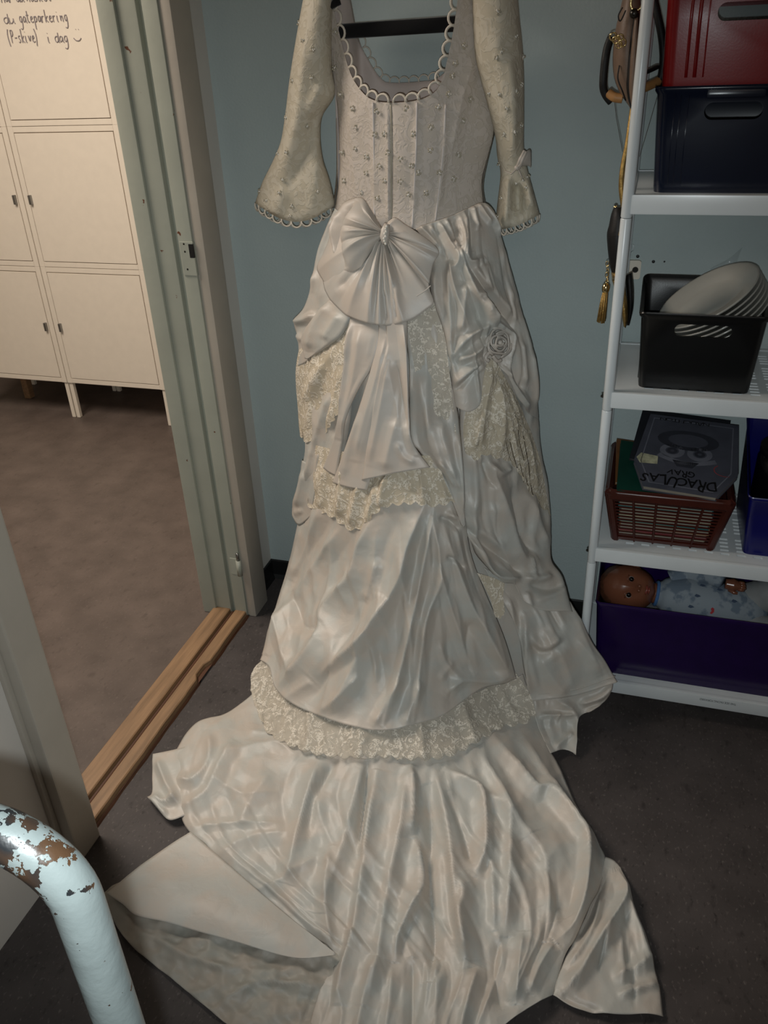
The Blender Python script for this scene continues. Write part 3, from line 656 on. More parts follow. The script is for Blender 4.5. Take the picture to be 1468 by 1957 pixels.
_T = np.array([((c[3]-CAM[1])/ray(c[0], c[1])[1]) if c[2] == 'y' else ((c[3]-CAM[2])/ray(c[0], c[1])[2]) for c in CP])
def _U(d2): return np.where(d2 > 1e-12, d2*np.log(np.maximum(d2, 1e-12)), 0)
_n = len(_C); _K = _U(((_C[:, None]-_C[None])**2).sum(-1)) + np.eye(_n)*0.004; _Pm = np.c_[np.ones(_n), _C]
_A = np.zeros((_n+3, _n+3)); _A[:_n, :_n] = _K; _A[:_n, _n:] = _Pm; _A[_n:, :_n] = _Pm.T
_w = np.linalg.solve(_A, np.r_[_T, 0, 0, 0])
def tdep(px, py):
    q = np.stack([np.ravel(px), np.ravel(py)], -1)/400.0
    out = np.empty(len(q))
    for i in range(0, len(q), 20000):
        s = q[i:i+20000]; out[i:i+20000] = _U(((s[:, None]-_C[None])**2).sum(-1)) @ _w[:_n] + _w[_n] + s @ _w[_n+1:]
    return out.reshape(np.shape(px))
GX, GY = np.arange(150, 1320, 6.0), np.arange(-60, 2100, 6.0)
_gx, _gy = np.meshgrid(GX, GY); TM = tdep(_gx, _gy); PM = CAM + ray(_gx, _gy)*TM[..., None]
_dx = np.gradient(PM, axis=1); _dy = np.gradient(PM, axis=0); NM = np.cross(_dx, _dy); NM /= np.linalg.norm(NM, axis=-1, keepdims=True)
NM *= np.sign(((CAM - PM)*NM).sum(-1))[..., None]
def _bil(Mp, px, py):
    fx = np.clip((px-GX[0])/6.0, 0, len(GX)-1.001); fy = np.clip((py-GY[0])/6.0, 0, len(GY)-1.001); i = fy.astype(int); j = fx.astype(int); a = fx-j; b = fy-i
    if Mp.ndim == 3: a = a[..., None]; b = b[..., None]
    return (Mp[i, j]*(1-a)+Mp[i, j+1]*a)*(1-b) + (Mp[i+1, j]*(1-a)+Mp[i+1, j+1]*a)*b
def base(px, py, off=0.0, h=0.0):
    """point of the dress surface at a photo position, lifted off it along the surface normal"""
    px = np.asarray(px, float); py = np.asarray(py, float); off = np.broadcast_to(np.asarray(off, float), px.shape)
    P = CAM + ray(px, py)*_bil(TM, px, py)[..., None]; N_ = _bil(NM, px, py); N_ = N_/np.linalg.norm(N_, axis=-1, keepdims=True)
    V_ = CAM - P; V_ = V_/np.linalg.norm(V_, axis=-1, keepdims=True); h = np.broadcast_to(np.asarray(h, float), px.shape)
    P = P + V_*off[..., None] + (0.75*N_ + 0.25*V_)*h[..., None]
    P[..., 2] = np.where(P[..., 2] < 0.004, 0.004 + 0.0006*np.tanh((P[..., 2]-0.004)*100), P[..., 2]); P[..., 1] = np.minimum(P[..., 1], -0.012)
    return P
# ---- folds
RNG = np.random.RandomState(3)
def crumple(px, py, cell, amp, seed, stretch=1.0):
    r = np.random.RandomState(seed); sx, sy = cell, cell*stretch
    i0, j0 = int(px.min()//sx)-1, int(py.min()//sy)-1; ni, nj = int(px.max()//sx)+2-i0, int(py.max()//sy)+2-j0
    jx = (np.arange(ni)[None]+i0+r.rand(nj, ni)); jy = (np.arange(nj)[:, None]+j0+r.rand(nj, ni)); hh = r.rand(nj, ni)*0.5
    ux, uy = px/sx, py/sy; ci, cj = np.floor(ux).astype(int)-i0, np.floor(uy).astype(int)-j0; best = np.full(px.shape, 9.0)
    for a in (-1, 0, 1):
        for b in (-1, 0, 1):
            ii = np.clip(ci+a, 0, ni-1); jj = np.clip(cj+b, 0, nj-1)
            best = np.minimum(best, np.hypot(ux-jx[jj, ii], uy-jy[jj, ii]) + hh[jj, ii])
    return amp*(best-0.6)
def vnoise(px, py, cell, seed):
    r = np.random.RandomState(seed); g = r.rand(64, 64); x, y = px/cell, py/cell; i = np.floor(x).astype(int); j = np.floor(y).astype(int); a = x-i; b = y-j
    a = a*a*(3-2*a); b = b*b*(3-2*b); G = lambda p, q: g[q % 64, p % 64]
    return (G(i, j)*(1-a)+G(i+1, j)*a)*(1-b) + (G(i, j+1)*(1-a)+G(i+1, j+1)*a)*b - 0.5
def smooth_line(pts, k=10, closed=False):
    p = np.asarray(pts, float); n = len(p)
    if n < 3: return np.array([p[0]+(p[-1]-p[0])*t for t in np.linspace(0, 1, k+1)])
    out = []
    for i in range(n-1):
        a, b, c, d = p[max(i-1, 0)], p[i], p[i+1], p[min(i+2, n-1)]
        for t in np.linspace(0, 1, k, endpoint=False):
            out.append(0.5*((2*b) + (c-a)*t + (2*a-5*b+4*c-d)*t*t + (3*b-a-3*c+d)*t**3))
    out.append(p[-1]); return np.array(out)
def resample(line, n, lin_=False):
    l = np.asarray(line, float) if lin_ else smooth_line(line, 12)
    s = np.r_[0, np.cumsum(np.hypot(*np.diff(l, axis=0).T))]; u = np.linspace(0, s[-1], n)
    return np.c_[np.interp(u, s, l[:, 0]), np.interp(u, s, l[:, 1])]
FA, FW = 1.45, 1.0
def fold(px, py, pts, amp, wl, wr=None, taper=0.18, p=1.1):
    """height of one fold running along pts: amp metres, half widths in photo pixels on its left and right"""
    wr = wl if wr is None else wr; wl, wr = wl*FW, wr*FW; amp = amp*FA; L_ = smooth_line(pts, 4); m = len(L_)
    best = np.full(px.shape, 1e9); dd = np.zeros(px.shape); ss = np.zeros(px.shape)
    seg = np.hypot(*np.diff(L_, axis=0).T); cum = np.r_[0, np.cumsum(seg)]; tot = cum[-1]
    W_ = 3.2*max(wl, wr)
    msk = (px > L_[:, 0].min()-W_) & (px < L_[:, 0].max()+W_) & (py > L_[:, 1].min()-W_) & (py < L_[:, 1].max()+W_)
    x, y = px[msk], py[msk]
    if x.size == 0: return np.zeros(px.shape)
    bb = np.full(x.shape, 1e9); ds = np.zeros(x.shape); s_ = np.zeros(x.shape)
    for i in range(m-1):
        a, b = L_[i], L_[i+1]; d = (b-a)/max(seg[i], 1e-6)
        tt = np.clip((x-a[0])*d[0]+(y-a[1])*d[1], 0, seg[i]); ex, ey = x-a[0]-d[0]*tt, y-a[1]-d[1]*tt; q = np.hypot(ex, ey)
        sg = d[0]*(y-a[1])-d[1]*(x-a[0]); up = q < bb
        bb = np.where(up, q, bb); ds = np.where(up, np.sign(sg)*q, ds); s_ = np.where(up, (cum[i]+tt)/tot, s_)
    w = np.where(ds > 0, wl, wr); tp = np.clip(np.minimum(s_, 1-s_)/max(taper, 1e-3), 0, 1); tp = tp*tp*(3-2*tp)*0.85 + 0.15*(tp > 0)
    am = amp if np.isscalar(amp) else amp[0] + (amp[1]-amp[0])*s_
    out = np.zeros(px.shape); out[msk] = am*tp*(0.72*np.clip(1-bb/(1.75*w), 0, 1)**1.08 + 0.16*np.exp(-(bb/w)**p) + 0.12*np.exp(-(bb/(0.42*w))**1.4)); return out
DRESS = empty('wedding_dress', tuple(base(735, 1300)*np.array([1, 1, 0])), 'ivory satin and lace wedding gown hanging with its train spread over the floor', 'dress')
mm = 0.001
def panel(name, m, top, bottom, left, right, off=0.004, folds=(), cr=(), step=4.0, parent=None, edge=0.0, hem=0.0, hemw=0.04, side=0.0, solid=0.0012, extra=None, sharp=False, auto=None):
    ln = lambda l: np.hypot(*np.diff(np.asarray(l, float), axis=0).T).sum()
    nu = int(max(ln(top), ln(bottom))/step)+2; nv = int(max(ln(left), ln(right))/step)+2
    T, B = resample(top, nu, sharp), resample(bottom, nu, sharp); L_, R_ = resample(left, nv, sharp), resample(right, nv, sharp)
    u = np.linspace(0, 1, nu)[None, :, None]; v = np.linspace(0, 1, nv)[:, None, None]
    Q = (1-v)*T[None]+v*B[None] + (1-u)*L_[:, None]+u*R_[:, None] - ((1-u)*(1-v)*T[0]+u*(1-v)*T[-1]+(1-u)*v*B[0]+u*v*B[-1])
    px, py = Q[..., 0], Q[..., 1]; h = np.zeros(px.shape); uu = u[..., 0]+0*px; vv = v[..., 0]+0*px
    for f in folds: h += fold(px, py, *f) if not isinstance(f[-1], dict) else fold(px, py, *f[:-1], **f[-1])
    if auto:                                     # small secondary creases running down the cloth
        ra = np.random.RandomState(len(name)*13+nu); na, aa, wa = auto
        for _ in range(na):
            a_, b_ = ra.rand()*0.65, 0.18+0.4*ra.rand(); c_, d_ = ra.rand(), (ra.rand()-0.5)*0.10; e_ = (ra.rand()-0.5)*0.03
            ii = [int(min(0.999, a_+b_*q)*(nv-1)) for q in (0, .33, .66, 1)]; jj = [int(min(0.98, max(0.02, c_+d_*q+e_*math.sin(3*q)))*(nu-1)) for q in (0, .33, .66, 1)]
            am_ = aa*(0.4+0.8*ra.rand())*(1 if ra.rand() < 0.62 else -0.8); wl_ = wa*(0.5+ra.rand()); h += fold(px, py, [tuple(Q[i_, j_]) for i_, j_ in zip(ii, jj)], am_*mm, wl_, wl_*(0.6+1.2*ra.rand()), 0.3)
    for k, (cell, amp, st) in enumerate(cr): h += crumple(px, py, cell, amp*1.5, 11+k*7+len(name), st)
    h += 0.004*vnoise(px, py, 70, 5)
    if side: h -= side*np.maximum(np.exp(-uu/0.03), np.exp(-(1-uu)/0.03))
    if hem: h += hem*np.exp(-((1-vv)/hemw))
    if extra is not None: h += extra(px, py, uu, vv)
    P = base(px, py, off, h)
    return MB().grid(P).build(name, m, parent or DRESS, smooth=True, solid=solid)
# ---- underskirt: closed body below the visible layers
SL = [(650, 415), (615, 480), (600, 550), (580, 605), (575, 680), (575, 760), (585, 850), (578, 930), (572, 990), (555, 1090), (535, 1160), (515, 1240), (500, 1320)]
SR = [(912, 415), (945, 470), (970, 540), (990, 610), (1008, 680), (1015, 760), (1020, 860), (1035, 940), (1040, 1000), (1045, 1070), (1070, 1130), (1100, 1210), (1130, 1290)]
panel('underskirt', 'satin', [SL[0], (780, 440), SR[0]], [SL[-1], (735, 1400), SR[-1]], SL, SR, off=-0.016, step=9, solid=0)
n_ = 30; L_ = resample(SL, n_); R_ = resample(SR, n_); Pb = []
for i in range(n_):
    row = []; a = base(L_[i, 0], L_[i, 1], -0.016); b = base(R_[i, 0], R_[i, 1], -0.016)
    for k in range(17):
        s = k/16; p = a*(1-s)+b*s; yb = min(-0.02, (a[1]+b[1])/2 + 0.10 + 0.002*i); p[1] = p[1]*(1-math.sin(math.pi*s)**0.6) + yb*math.sin(math.pi*s)**0.6; p[1] += 0.008*math.sin(k*1.7+i*0.2)*math.sin(math.pi*s); p[2] = max(p[2], 0.006) if i < n_-1 else max(p[2]*0.2, 0.005); row.append(p)
    Pb.append(row)
MB().grid(np.array(Pb)).build('underskirt_front', 'satin', DRESS, smooth=True)
# ---- train on the floor
TRF = [([(703, 1454), (696, 1540), (686, 1632)], -16*mm, 6), ([(721, 1472), (702, 1586), (692, 1675), (676, 1778), (655, 1850), (640, 1920)], 24*mm, 8, 24),
 ([(697, 1452), (665, 1586), (638, 1675), (615, 1750)], 15*mm, 24, 12), ([(777, 1462), (765, 1586), (742, 1704), (722, 1840), (700, 1930)], 18*mm, 20, 14),
 ([(783, 1462), (793, 1510), (789, 1604)], 16*mm, 18, 5), ([(792, 1600), (805, 1640), (811, 1695), (785, 1745), (762, 1795), (757, 1840)], 20*mm, 20, 6),
 ([(812, 1500), (824, 1572), (821, 1675), (830, 1790), (820, 1880)], -18*mm, 12), ([(827, 1462), (851, 1572), (862, 1645), (874, 1763), (895, 1850)], 22*mm, 7, 24),
 ([(848, 1468), (890, 1495), (921, 1527), (928, 1600), (925, 1640), (907, 1678)], 22*mm, 16, 8), ([(857, 1515), (880, 1580), (903, 1660)], -12*mm, 7),
 ([(870, 1680), (885, 1710), (877, 1760), (892, 1835)], 14*mm, 8, 22), ([(889, 1490), (960, 1545), (998, 1585), (1040, 1640), (1047, 1740), (1040, 1800)], 18*mm, 12, 26),
 ([(939, 1405), (985, 1465), (1021, 1510), (1050, 1518), (1105, 1580), (1122, 1615), (1119, 1690), (1098, 1765), (1060, 1800)], 24*mm, 12, 16),
 ([(1000, 1405), (1040, 1480), (1090, 1560), (1130, 1620)], 14*mm, 14), ([(909, 1430), (968, 1545), (972, 1675), (965, 1790)], 16*mm, 10, 14), ([(935, 1560), (940, 1660), (945, 1780)], 12*mm, 8, 14), ([(1010, 1600), (1055, 1690), (1078, 1757)], -14*mm, 24),
 ([(960, 1790), (945, 1850), (960, 1930)], -10*mm, 10), ([(1000, 1780), (990, 1850), (985, 1920)], 14*mm, 14), ([(1060, 1800), (1030, 1850), (1010, 1900)], 10*mm, 12),
 ([(612, 1445), (600, 1490), (578, 1560), (548, 1690)], 18*mm, 16, 12), ([(640, 1450), (600, 1530), (585, 1600)], -10*mm, 8), ([(520, 1475), (490, 1520), (455, 1580)], 9*mm, 14), ([(450, 1415), (425, 1450), (391, 1516), (343, 1543)], 14*mm, 10, 16), ([(398, 1395), (400, 1450), (370, 1490), (330, 1485)], 13*mm, 10),
 ([(470, 1395), (560, 1410)], 6*mm, 10), ([(430, 1440), (520, 1420), (560, 1440)], 8*mm, 10), ([(633, 1618), (623, 1720), (636, 1815)], 14*mm, 14, 8), ([(470, 1710), (540, 1680), (620, 1630)], 9*mm, 14), ([(367, 1581), (442, 1574), (541, 1574)], 7*mm, 8), ([(410, 1640), (480, 1600), (560, 1590)], 7*mm, 14), ([(400, 1480), (470, 1520), (540, 1510)], 6*mm, 12),
 ([(718, 1835), (697, 1908), (680, 1990)], 14*mm, 16), ([(915, 1845), (895, 1910), (875, 1990)], 16*mm, 14), ([(790, 1830), (788, 1900), (786, 1990)], -12*mm, 10), ([(830, 1830), (835, 1900), (830, 1990)], 12*mm, 16), ([(750, 1850), (745, 1920), (735, 1990)], 9*mm, 10), ([(640, 1880), (655, 1940), (640, 2000)], 8*mm, 12)]
panel('train', 'satin', [(520, 1290), (640, 1350), (735, 1370), (860, 1350), (1000, 1290)], [(560, 2060), (720, 2060), (880, 2030), (975, 1950), (1058, 1898)],
      [(520, 1290), (440, 1352), (375, 1378), (345, 1412), (330, 1460), (340, 1540), (365, 1592), (450, 1664), (560, 1760), (641, 1824), (610, 1890), (560, 2060)],
      [(1000, 1290), (1035, 1390), (1065, 1450), (1092, 1510), (1125, 1575), (1158, 1632), (1148, 1690), (1127, 1733), (1101, 1790), (1080, 1825), (1058, 1898)],
      auto=(44, 4.5, 6), off=0.012, folds=[(f[0], f[1]*0.85)+tuple(f[2:]) for f in TRF], cr=((62, 6*mm, 1.6), (28, 2.2*mm, 1.3)), side=0.010, step=2.8)
panel('train_underlayer', 'satin_lining', [(365, 1592), (500, 1690), (700, 1810)], [(200, 1708), (212, 1750), (250, 1806), (330, 1872), (430, 1955), (520, 2030), (650, 2080)], [(365, 1592), (280, 1648), (200, 1708)], [(700, 1810), (690, 1950), (650, 2080)],
      auto=(16, 2.5, 7), off=0.001, cr=((50, 9*mm, 0.7), (24, 4*mm, 0.8)), step=4, folds=[([(300, 1800), (420, 1850), (600, 1860)], 8*mm, 14), ([(420, 1920), (500, 1880), (620, 1890)], 8*mm, 12), ([(250, 1770), (330, 1810), (400, 1800)], 6*mm, 10)])
panel('train_folded_corner', 'satin', [(365, 1590), (430, 1647), (520, 1725), (600, 1790), (641, 1822)], [(203, 1706), (235, 1728), (262, 1750), (330, 1766), (450, 1800), (560, 1831), (641, 1826)], [(365, 1590), (280, 1646), (203, 1706)], [(641, 1822), (641, 1826)],
      off=0.027, step=5, cr=((90, 3*mm, 1),), extra=lambda x, y, u, v: 0.010*np.sin(np.pi*v)*np.sin(np.pi*np.clip(u*1.1, 0, 1)))
panel('train_side_fold', 'satin', [(292, 1441), (320, 1436), (365, 1425)], [(282, 1524), (300, 1545), (326, 1568), (365, 1552)], [(292, 1441), (291, 1480), (291, 1515), (282, 1524)], [(365, 1425), (355, 1490), (365, 1552)],
      off=0.006, step=4, folds=[([(300, 1448), (320, 1500), (345, 1540)], 10*mm, 8), ([(292, 1520), (315, 1535), (340, 1520)], 12*mm, 7), ([(285, 1525), (300, 1540), (320, 1560)], 8*mm, 5)], cr=((24, 2*mm, 1),))
panel('train_corner', 'satin', [(1157, 1636), (1172, 1643), (1186, 1655)], [(1057, 1900), (1100, 1925), (1165, 1938), (1230, 1938), (1268, 1942)], [(1157, 1636), (1127, 1733), (1100, 1790), (1072, 1850), (1057, 1900)], [(1186, 1655), (1200, 1690), (1212, 1735), (1238, 1800), (1260, 1880), (1268, 1942)],
      auto=(10, 5, 6), off=0.006, step=4, folds=[([(1180, 1660), (1195, 1715), (1150, 1790), (1100, 1870), (1070, 1900)], 18*mm, 12), ([(1165, 1660), (1130, 1740), (1100, 1800)], -10*mm, 8), ([(1150, 1700), (1130, 1780), (1085, 1850)], 10*mm, 6), ([(1200, 1720), (1215, 1760), (1240, 1830)], 10*mm, 10), ([(1170, 1870), (1215, 1850), (1255, 1820)], 9*mm, 12), ([(1180, 1905), (1220, 1890), (1260, 1880)], 8*mm, 8), ([(1070, 1900), (1110, 1920), (1150, 1935)], -6*mm, 7)], cr=((40, 3*mm, 1.2),), side=0.004)
# ---- lower lace tier
def scallop(line, amp, wave):
    l = resample(line, 160); d = np.gradient(l, axis=0); n = np.c_[-d[:, 1], d[:, 0]]; n /= np.linalg.norm(n, axis=1, keepdims=True)
    s = np.r_[0, np.cumsum(np.hypot(*np.diff(l, axis=0).T))]
    return l + n*(amp*np.abs(np.sin(np.pi*s/wave)))[:, None]
panel('lace_tier', 'lace_open', [(505, 1270), (560, 1330), (735, 1370), (880, 1335), (985, 1285)], scallop([(497, 1330), (520, 1395), (560, 1420), (610, 1438), (680, 1446), (735, 1444), (790, 1450), (850, 1446), (900, 1425), (960, 1390), (1000, 1384), (1026, 1368)], 8, 26),
      [(505, 1270), (482, 1285), (480, 1310), (490, 1335), (497, 1330)], [(985, 1285), (1012, 1325), (1026, 1368)], auto=(22, 4, 5), off=0.030, step=4, cr=((34, 3*mm, 1.5),), hem=-0.004,
      folds=[([(690, 1365), (690, 1460)], 8*mm, 10), ([(800, 1360), (810, 1460)], 8*mm, 10), ([(880, 1340), (910, 1430)], 8*mm, 10), ([(600, 1350), (585, 1440)], 8*mm, 10), ([(950, 1310), (990, 1380)], 6*mm, 8)], solid=0)
panel('lace_tier_side', 'lace_open', [(500, 1262), (520, 1275), (545, 1300)], scallop([(480, 1312), (492, 1332), (520, 1350), (550, 1360)], 5, 14), [(500, 1262), (484, 1280), (480, 1312)], [(545, 1300), (550, 1360)], off=0.026, step=3, solid=0)
# ---- right rear side of the skirt
panel('side_skirt_underlayer', 'satin', [(1005, 1310), (1080, 1310), (1174, 1298)], [(1052, 1440), (1078, 1432), (1101, 1443)], [(1005, 1310), (1025, 1380), (1052, 1440)], [(1174, 1298), (1160, 1335), (1135, 1355), (1104, 1372), (1100, 1405), (1101, 1443)],
      auto=(10, 4, 5), off=0.004, step=3.5, folds=[([(1060, 1335), (1098, 1365), (1100, 1440)], 14*mm, 10, 8), ([(1030, 1368), (1098, 1366)], 10*mm, 5), ([(1105, 1345), (1150, 1330), (1172, 1305)], 10*mm, 6), ([(1120, 1362), (1150, 1345)], 6*mm, 4), ([(1060, 1430), (1095, 1400)], 8*mm, 6)], cr=((30, 2.5*mm, 1),))
panel('side_skirt', 'satin', [(925, 1085), (1000, 1120), (1090, 1150)], [(1015, 1340), (1060, 1334), (1110, 1326), (1179, 1303)], [(925, 1085), (985, 1200), (1000, 1270), (1015, 1340)], [(1090, 1150), (1112, 1190), (1132, 1230), (1155, 1262), (1179, 1303)],
      auto=(14, 4, 5), off=0.014, step=3.6, hem=0.004, folds=[([(1000, 1170), (1004, 1250), (1008, 1335)], 14*mm, 6, 14), ([(970, 1130), (985, 1220), (995, 1290)], 10*mm, 8), ([(1010, 1225), (1030, 1248), (1060, 1240), (1080, 1222)], -8*mm, 8), ([(1012, 1210), (1040, 1238), (1075, 1215)], 6*mm, 6), ([(1030, 1250), (1060, 1300), (1085, 1330)], 8*mm, 16), ([(1095, 1170), (1120, 1230), (1150, 1290)], 8*mm, 14)], cr=((60, 3*mm, 1.2),))
MB().tube([base(x, y, 0.0185) for x, y in resample([(1016, 1328), (1060, 1323), (1110, 1315), (1176, 1292)], 30)], 0.0012, 5).build('hem_stitching', 'satin', DRESS, smooth=True)
# ---- centre overskirt
DCF = [([(812, 960), (781, 1045), (772, 1090), (753, 1134), (709, 1216), (650, 1262), (600, 1300)], 22*mm, 20, 10), ([(724, 970), (698, 1045), (684, 1100), (634, 1158), (612, 1225), (560, 1290), (525, 1320)], 26*mm, 12, 22),
 ([(660, 1000), (618, 1068), (571, 1142), (525, 1200), (505, 1250)], 18*mm, 14), ([(830, 965), (792, 1156), (767, 1266), (732, 1392)], 15*mm, 7, 10), ([(826, 985), (838, 1100), (811, 1183), (797, 1294), (790, 1380)], 14*mm, 6, 12),
 ([(745, 1140), (695, 1247), (660, 1320), (630, 1378)], 18*mm, 22, 16), ([(845, 990), (862, 1060), (895, 1150), (930, 1210), (980, 1296)], 18*mm, 14, 18), ([(833, 1080), (865, 1180), (890, 1250), (905, 1290)], 12*mm, 8, 14), ([(700, 1150), (650, 1250), (590, 1350)], -9*mm, 12), ([(565, 1130), (575, 1190), (600, 1200), (625, 1190)], -12*mm, 12), ([(530, 1160), (538, 1230), (560, 1290)], 10*mm, 10),
 ([(768, 1290), (740, 1340), (715, 1392)], 12*mm, 10), ([(800, 1300), (785, 1345), (775, 1392)], 9*mm, 10), ([(730, 1070), (715, 1120), (700, 1150)], 8*mm, 8), ([(880, 1300), (850, 1262), (840, 1225)], 5*mm, 6), ([(850, 1330), (880, 1300), (930, 1300), (980, 1290)], 12*mm, 10), ([(840, 1300), (868, 1260)], 4*mm, 6), ([(905, 1180), (890, 1230), (900, 1290)], -7*mm, 8), ([(836, 990), (860, 995), (878, 1015)], -9*mm, 5), ([(848, 1062), (870, 1068), (888, 1088)], -9*mm, 5), ([(850, 980), (875, 990), (890, 1010)], 8*mm, 5), ([(618, 960), (590, 1050), (560, 1110)], 10*mm, 12), ([(580, 1000), (560, 1090), (535, 1150)], 8*mm, 9), ([(605, 1300), (560, 1330), (545, 1345)], 8*mm, 10), ([(690, 1290), (650, 1340), (610, 1365)], 9*mm, 9)]
panel('center_overskirt', 'satin', [(575, 920), (700, 930), (885, 950)], [(494, 1259), (515, 1275), (527, 1312), (560, 1345), (620, 1372), (680, 1390), (735, 1397), (800, 1383), (850, 1365), (890, 1335), (925, 1312), (955, 1305), (988, 1299)],
      [(575, 920), (563, 965), (566, 1000), (548, 1080), (526, 1150), (510, 1205), (494, 1259)], [(885, 950), (905, 1060), (930, 1130), (965, 1220), (988, 1299)], auto=(46, 5, 6), off=0.040, folds=DCF, cr=((66, 4*mm, 1.8), (32, 1.5*mm, 1.4)), step=2.8, side=0.012, hem=0.003)
panel('overskirt_lip', 'satin', [(578, 880), (600, 890), (615, 880)], [(559, 985), (572, 1003), (595, 985)], [(578, 880), (572, 930), (560, 965), (559, 985)], [(615, 880), (605, 930), (595, 985)], off=0.050, step=3.4, folds=[([(585, 900), (568, 970)], 10*mm, 8), ([(562, 980), (580, 975)], 6*mm, 5)], cr=((20, 1.5*mm, 1.5),))
# ---- right overskirt below the lace
ERF = [([(903, 860), (908, 920), (907, 965), (892, 985)], 9*mm, 10), ([(921, 877), (930, 905), (943, 932)], -10*mm, 5), ([(927, 868), (950, 934), (968, 985), (990, 1053), (1020, 1080)], 16*mm, 18, 14), ([(935, 885), (954, 902), (978, 890)], 12*mm, 6), ([(978, 930), (988, 980), (997, 1022), (1031, 1067)], -11*mm, 6), ([(1003, 935), (1021, 985), (1048, 1045)], 11*mm, 9),
 ([(888, 1002), (927, 1042), (976, 1077), (1001, 1104)], -13*mm, 8), ([(890, 1018), (910, 1050), (931, 1083), (954, 1102), (1003, 1104)], 18*mm, 7, 9), ([(1000, 1104), (1030, 1106), (1056, 1098)], 12*mm, 6), ([(1012, 1060), (1020, 1090), (1020, 1106)], 9*mm, 6), ([(1010, 1115), (1050, 1125), (1080, 1115)], -8*mm, 8), ([(1020, 1150), (1060, 1135), (1085, 1120)], 7*mm, 6), ([(1005, 1130), (1015, 1160)], 7*mm, 6), ([(940, 960), (945, 1010), (960, 1050)], 8*mm, 14), ([(915, 1010), (950, 1040), (985, 1090)], 6*mm, 6)]
panel('right_overskirt', 'satin', [(880, 740), (950, 700), (1022, 700)], [(938, 1095), (960, 1112), (985, 1118), (1002, 1150), (1040, 1167), (1097, 1168)], [(880, 740), (880, 820), (884, 900), (888, 985), (905, 1050), (938, 1095)], [(1022, 700), (1034, 790), (1040, 860), (1052, 930), (1056, 1000), (1058, 1068), (1080, 1105), (1097, 1168)], auto=(26, 5, 5), off=0.032, folds=ERF, cr=((60, 3.5*mm, 1.6), (30, 1.2*mm, 1.3)), step=3.4, side=0.012, hem=0.004)
panel('lace_insert', 'lace', [(912, 1095), (945, 1105), (965, 1115)], scallop([(945, 1175), (955, 1180), (965, 1170)], 3, 8), [(912, 1095), (935, 1140), (945, 1175)], [(965, 1115), (962, 1140), (965, 1170)], off=0.032, step=3, solid=0)
# ---- upper lace tier
panel('lace_flounce', 'lace', [(600, 850), (700, 870), (835, 870)], scallop([(590, 955), (605, 972), (640, 985), (668, 1008), (690, 1008), (715, 985), (735, 968), (790, 962), (830, 968), (870, 960)], 7, 22), [(600, 850), (590, 910), (590, 955)], [(835, 870), (850, 920), (870, 960)], auto=(16, 5, 5), off=0.052, step=3.4, cr=((26, 2*mm, 2),), hem=0.003, solid=0,
      folds=[([(655, 890), (650, 990)], 12*mm, 8), ([(690, 920), (672, 1008)], 12*mm, 8), ([(720, 930), (705, 1000)], 10*mm, 7), ([(738, 905), (728, 970)], 12*mm, 6, 12), ([(800, 890), (812, 970)], 8*mm, 8), ([(835, 900), (855, 960)], 6*mm, 8), ([(620, 890), (612, 975)], 8*mm, 8)])
panel('lace_side', 'lace', [(585, 610), (620, 610), (668, 605)], scallop([(574, 826), (585, 842), (603, 840), (622, 826), (655, 780)], 4, 14), [(585, 610), (566, 680), (563, 735), (568, 785), (574, 826)], [(668, 605), (664, 700), (655, 780)], auto=(10, 4, 5), off=0.040, step=3.4, cr=((30, 2*mm, 2.2),), solid=0, side=0.008, folds=[([(640, 660), (600, 750), (590, 830)], 8*mm, 10), ([(620, 690), (580, 770)], 7*mm, 8), ([(655, 700), (625, 820)], 6*mm, 8)])
panel('left_overskirt', 'satin', [(566, 700), (610, 700), (670, 700)], [(566, 945), (585, 960), (615, 900), (650, 880)], [(566, 700), (570, 770), (579, 850), (572, 900), (566, 945)], [(670, 700), (665, 800), (650, 880)], auto=(10, 4, 5), off=0.030, step=3.6, folds=[([(640, 740), (610, 830), (590, 930)], 10*mm, 10), ([(600, 850), (590, 930)], 8*mm, 6), ([(615, 860), (605, 930)], 7*mm, 6)], cr=((40, 2.5*mm, 2),), side=0.010)
panel('lace_flank', 'lace', [(895, 770), (925, 690), (945, 690), (965, 720)], scallop([(888, 855), (905, 874), (925, 866), (945, 872), (972, 880), (990, 900), (1005, 928), (1022, 960), (1051, 986)], 6, 20), [(895, 770), (885, 810), (888, 855)], [(965, 720), (1000, 790), (1030, 870), (1051, 986)], auto=(14, 4, 5), off=0.044, step=3.4, cr=((26, 2.4*mm, 1.8),), hem=0.003, solid=0, folds=[([(940, 700), (925, 780), (915, 860)], 10*mm, 8), ([(950, 720), (960, 800), (955, 870)], 10*mm, 10), ([(960, 740), (990, 830), (1010, 920)], 8*mm, 9), ([(920, 780), (905, 860)], 8*mm, 6)])
